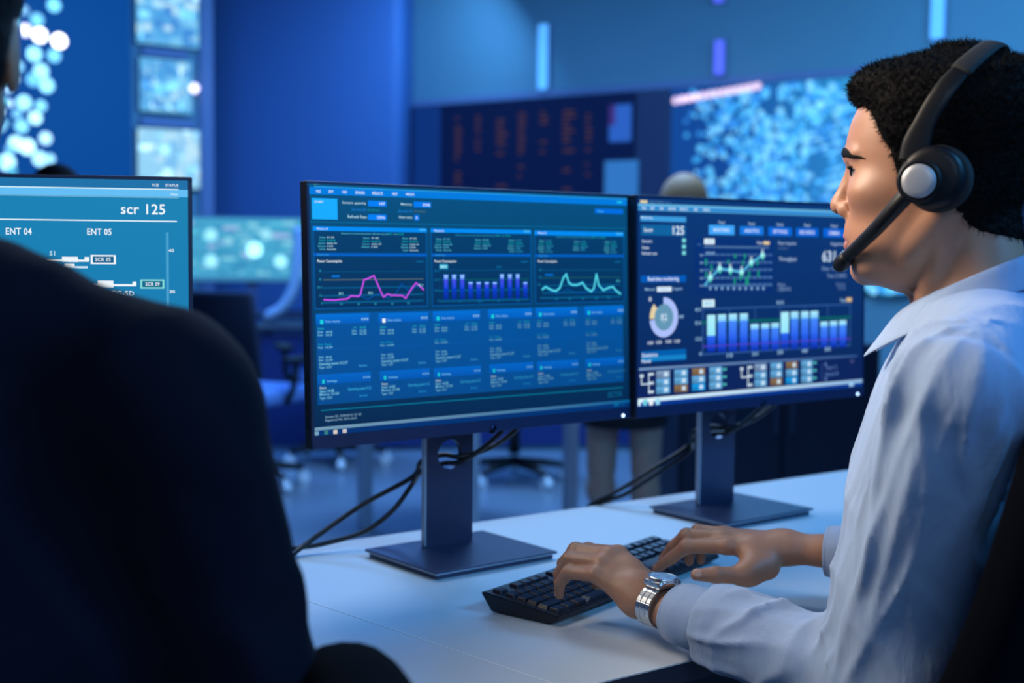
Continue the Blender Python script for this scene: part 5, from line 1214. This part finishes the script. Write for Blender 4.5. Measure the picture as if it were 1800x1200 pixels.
# desk row behind the left monitor: its front legs show under the monitor
la, lb = at_z(828, 918, 0), at_z(1003, 905, 0)
la = U(828, 800, 5.3); lb = U(1003, 800, 5.75); dv = (lb-la); dv.z = 0; wdd = dv.length+.06; dn = dv.normalized(); nn = Vector((-dn.y, dn.x, 0)); cc = (la+lb)/2+nn*.32
bgdesk((cc.x, cc.y), wdd, .70, 'pale legged desk behind the left monitor, its legs showing under it', M_greyblue, .72, M_alu, rotz(dn))
pa, pb = U(430, 700, 7.8), U(1150, 700, 8.0); dv = pb-pa; dv.z = 0; cc = (pa+pb)/2; lr = bgdesk((cc.x, cc.y+.4), dv.length, .75, 'long blue fronted desk far behind the left monitor stand', M_dkblue, .73, M_dkblue, rotz(dv))
bm = bmesh.new(); bx(bm, (0, -.34, .36), (dv.length-.1, .02, .66)); from_bm('shade_panel', bm, M_deskshade, lr)  # sheet added for the dark band of shade under the desks
# desk with the bright monitor
cB = U(440, 560, 9.1); dk = bgdesk((cB.x-.1, cB.y+.35), 2.2, .7, 'dark desk carrying the bright cyan monitor in the background', M_dkblue, .735, M_dkblue, .15)
r = thing('computer_monitor', 'bright blurred cyan monitor between the two nearer monitors', 'monitor', (cB.x-.05, cB.y+.32, .735), .12)
bm = bmesh.new(); bx(bm, (0, 0, .44), (.98, .03, .46), None, .006); from_bm('housing', bm, M_frame, r)
pn = Panel(Vector((0, 0, 0)), Vector((1, 0, 0)), .0155); pn.rect(-.48, .22, .48, .66, (70, 165, 205)); pn.rect(-.48, .22, .48, .25, (60, 130, 180)); rq = random.Random(8)
for k in range(90):
    w, h = rq.uniform(.02, .12), rq.uniform(.008, .03); x, z = rq.uniform(-.47, .36), rq.uniform(.26, .62); pn.rect(x, z, x+w, z+h, rq.choice([(95, 200, 228), (60, 145, 190), (140, 215, 235), (45, 130, 180), (165, 185, 235)]))
for x, z, rd, e in ((-.28, .54, .045, 1.3), (.02, .44, .055, 2.4), (-.28, .36, .045, 1.4), (.2, .36, .045, 1.6), (.1, .55, .04, 1.1), (-.16, .5, .03, .9)): pn.dot(x, z, rd, (150, 225, 245), e)
pn.build('display', M_screen, r, Vector((0, 0, 0)))
bm = bmesh.new(); bx(bm, (0, .03, .12), (.08, .03, .22)); from_bm('stand_column', bm, M_frame, r); bm = bmesh.new(); bx(bm, (0, .03, .006), (.28, .2, .012), None, .003); from_bm('stand_base', bm, M_frame, r)
def simple_chair(px, d, fwd, label, m, rot=.3, seatm=None):
    p = at_floor(px, d); r = thing('office_chair', label, 'chair', (p.x, p.y, 0)); f = Vector(fwd).normalized(); l = UP.cross(f); s = Vector((p.x, p.y, .47)); chair_parts(r, f, l, s, s-f*.30+UP*.52, s-f*.24+UP*.10, .22, m, True, .05, rot, seatm); return r
def at_floor(px, d): q = U(px, 700, d); q.z = 0; return q
simple_chair(592, 7.45, (-.3, .95, 0), 'blue lit swivel chair behind the left monitor with pale castors', M_chairblue, 1.15)
simple_chair(440, 6.7, (.4, .9, 0), 'dark swivel chair in front of the bright cyan monitor', M_chairnavy, .5, M_paleseat)
simple_chair(905, 6.9, (.7, .7, 0), 'dark swivel chair far behind the left monitor stand', M_chairnavy)
# curved pale frame by the bright monitor
bm = bmesh.new(); pts = smooth_path([U(470, 556, 8.3), U(496, 540, 8.3), U(516, 505, 8.3), U(524, 450, 8.3), U(526, 400, 8.3)], 8); o = U(470, 556, 8.3); o.z = .735
pts[0].z = .745; tube(bm, [p-o for p in pts], .035, 10)
tag(from_bm('desk_lamp_arm', bm, M_palearm, None, True, o), 'pale curved arm rising beside the bright cyan monitor', 'stand')
# low cabinet, dark
q = at_floor(1330, 5.9); r = thing('storage_cabinet', 'dark low cabinet behind the right monitor stand', 'cabinet', (q.x, q.y, 0), .3)
bm = bmesh.new(); bx(bm, (0, 0, .42), (.95, .45, .78), None, .006); from_bm('body', bm, M_dkblue, r)
for k in (-1, 1):
    bm = bmesh.new(); bx(bm, (k*.235, -.232, .42), (.45, .016, .72), None, .003); dd = from_bm('door', bm, M_dkblue, r); bm = bmesh.new(); bx(bm, (k*.04, -.248, .5), (.012, .014, .12), None, .003); from_bm('handle', bm, M_greyblue, dd)
bm = bmesh.new(); bx(bm, (0, 0, .015), (.9, .4, .03)); from_bm('plinth', bm, M_black, r)

def simple_person(foot, h, fwd, label, seated=False, lean=Vector((0, 0, 0)), hair=M_hair, top=M_trs, skirt=True):
    r = thing('person', label, 'person', (foot.x, foot.y, 0)); f = Vector(fwd).normalized(); l = UP.cross(f); hz = .52*h if not seated else .48
    hip = Vector((0, 0, hz)); sh = Vector((0, 0, hz+(.37 if seated else .30)*h))+lean; hd = sh+UP*.155*h*.9+lean*.25+f*.02
    def body(P):
        d = s_ell(P, V3(hd), (.078, .078, .105)); d = smin(d, s_cone(P, hd-UP*.08, sh+UP*.0, .045, .055), .03); d = smin(d, s_ell(P, V3(hd+f*.05-UP*.04), (.04, .05, .05)), .03); d = smin(d, s_ell(P, V3(hd+f*.09-UP*.015), (.015, .014, .018)), .015)
        d = smin(d, s_cone(P, sh, hip, .11, .10), .05)
        for s in (1, -1):
            d = smin(d, s_cone(P, hip+l*.08*s, (Vector((0, 0, .27*h))+l*.085*s if not seated else hip+l*.09*s+f*.40), .075, .055), .03)
            k = Vector((0, 0, .27*h))+l*.085*s if not seated else hip+l*.09*s+f*.40; a = Vector((k.x, k.y, .07))-f*.02
            d = smin(d, s_cone(P, k-UP*.08-f*.008, k-UP*.09-f*.008, .058, .056), .02); d = smin(d, s_cone(P, k, a, .046, .030), .02); d = smin(d, s_cone(P, a-UP*.03, a+f*.14-UP*.045, .032, .024), .02)
            sj = sh+l*.15*s-UP*.04; e = sj+l*.05*s-UP*.26-f*.02; w = e+f*.20+UP*.02; d = smin(d, s_cone(P, sj, e, .045, .037), .04); d = smin(d, s_cone(P, e, w, .036, .025), .02)
            for q in range(4): d = smin(d, s_cone(P, w+f*.03, w+f*(.10+.008*(q % 3))+l*(.022*(q-1.5)), .014, .008), .01)
            d = smin(d, s_cone(P, w+f*.02, w+f*.07-l*.04*s, .012, .008), .01)
        return d
    lo = (-.38, -.38, .0); hi = (.38, .38, 1.0*h+.1)
    if seated: lo, hi = (-.6, -.6, 0), (.6, .6, 1.4)
    p, q = nets(body, lo, hi, .012); link('body', np_mesh('body', p, q), M_skinpale, r)
    def dress(P):
        d = s_cone(P, sh-UP*.02, hip, .125, .125)
        for s in (1, -1):
            sj = sh+l*.15*s-UP*.04; d = smin(d, s_cone(P, sj, sj+l*.05*s-UP*.26-f*.02, .056, .047), .05)
        if skirt: d = smin(d, s_cone(P, hip, Vector((0, 0, .40*h)), .155, .165), .05); d = np.maximum(d, .385*h-P[2])
        return d
    p, q = nets(dress, lo, hi, .014); link('dress' if skirt else 'sweater', np_mesh('dress', p, q), top, r)
    if seated:
        def trs(P):
            d = None
            for s in (1, -1):
                h0 = hip+l*.08*s; k = hip+l*.09*s+f*.40; a = Vector((k.x, k.y, .10))-f*.02; c = smin(s_cone(P, h0, k, .088, .066), s_cone(P, k, a, .062, .046), .03); d = c if d is None else smin(d, c, .03)
            return d
        p, q = nets(trs, lo, hi, .014); link('trousers', np_mesh('trousers', p, q), M_dkblue, r)
    def hr(P):
        d = s_ell(P, V3(hd+UP*.018-f*.014), (.093, .093, .113)); return smax(d, (P[0]-hd.x)*f.x+(P[1]-hd.y)*f.y-.045+np.maximum(0, (P[2]-hd.z-.05))*-1.2, .02)
    p, q = nets(hr, (hd.x-.15, hd.y-.15, hd.z-.16), (hd.x+.15, hd.y+.15, hd.z+.17), .008); link('hair', np_mesh('hair', p, q), hair, r)
    return r
wf = at_floor(1098, 5.05); simple_person(wf, 1.43, (.25, .97, 0), 'bare legged person in a dark dress standing behind the right monitor', lean=Vector((.17, .02, 0)), hair=M_blond, top=M_trs)
sf = at_floor(104, 4.4); simple_person(sf, 1.70, (-.2, .97, 0), 'seated person whose dark hair shows above the scr 125 monitor', True, hair=M_hair, top=M_trs, skirt=False)
simple_chair(104, 4.4, (-.2, .97, 0), 'dark chair under the seated person behind the scr 125 monitor', M_chairnavy)
# ------------------------------------------------------------------ light, world, camera
def area(name, loc, target, size, power, col, sy=None, spread=180):
    l = bpy.data.lights.new(name, 'AREA'); l.energy = power; l.color = col; l.size = size
    if sy: l.shape = 'RECTANGLE'; l.size_y = sy
    l.spread = math.radians(spread)
    o = bpy.data.objects.new(name, l); C.objects.link(o); o.location = loc; o.rotation_euler = (Vector(target)-Vector(loc)).to_track_quat('-Z', 'Y').to_euler(); return o
area('ceiling_light_key', (-.35, 2.9, 2.6), (.25, 1.6, .8), .9, 18, (.72, .86, 1.0))
area('face_fill', (-.75, 1.5, 2.0), (.42, 1.4, 1.24), .7, 4.2, (1.0, .85, .68), spread=43)  # added warm spot below the ceiling, cone narrowed to the face
area('side_fill_blue', (1.9, .35, 1.9), (.45, 1.35, .95), .5, 9, (.05, .35, 1.0))  # added low blue light for the rim on sleeve and back, no fixture
area('fill_behind_camera', (.5, -1.7, 2.4), (.4, 1.4, .9), 1.6, 33, (.42, .68, 1.0))  # added soft fill behind the camera, no fixture
area('ceiling_light_rim', (2.0, 1.1, 2.5), (.5, 1.3, 1.0), .6, 38, (.08, .45, 1.0))
area('pillar_fill', tuple(U(800, 0, 9.7)[:2])+(3.1,), tuple(U(600, 250, 10.6)), .8, 18, (.16, .46, 1.0))  # added light that brightens the pillar's right side
area('ceiling_light_back', (0.5, 5.6, 3.2), (.4, 5.9, 0), 1.6, 140, (.24, .52, 1.0))
area('ceiling_light_far', (-1.6, 7.6, 3.3), (-1.6, 8.2, 0), 2.0, 180, (.10, .34, 1.0))
area('ceiling_light_right', (2.4, 6.6, 3.3), (1.0, 9.5, 2.2), 2.0, 88, (.10, .44, 1.0))
w = bpy.data.worlds.new('World'); bpy.context.scene.world = w; w.use_nodes = True
w.node_tree.nodes['Background'].inputs[0].default_value = (.012, .045, .16, 1); w.node_tree.nodes['Background'].inputs[1].default_value = .6
cd = bpy.data.cameras.new('camera'); co_ = bpy.data.objects.new('camera', cd); C.objects.link(co_)
cd.sensor_width = 36; cd.lens = FPX/1800*36; cd.clip_end = 100; cd.clip_start = .05
Bz = -CW; co_.matrix_world = Matrix(((CR.x, CU.x, Bz.x, EYE.x), (CR.y, CU.y, Bz.y, EYE.y), (CR.z, CU.z, Bz.z, EYE.z), (0, 0, 0, 1)))
cd.dof.use_dof = True; cd.dof.focus_distance = 1.58; cd.dof.aperture_fstop = cd.lens/1000/.0128
sc = bpy.context.scene; sc.camera = co_
sc.view_settings.view_transform = 'Standard'; sc.view_settings.look = 'None'; sc.view_settings.exposure = 0; sc.view_settings.gamma = 1; sc.view_settings.use_curve_mapping = False
sc.cycles.use_denoising = True
sc.cycles.max_bounces = 6; sc.cycles.sample_clamp_indirect = 4
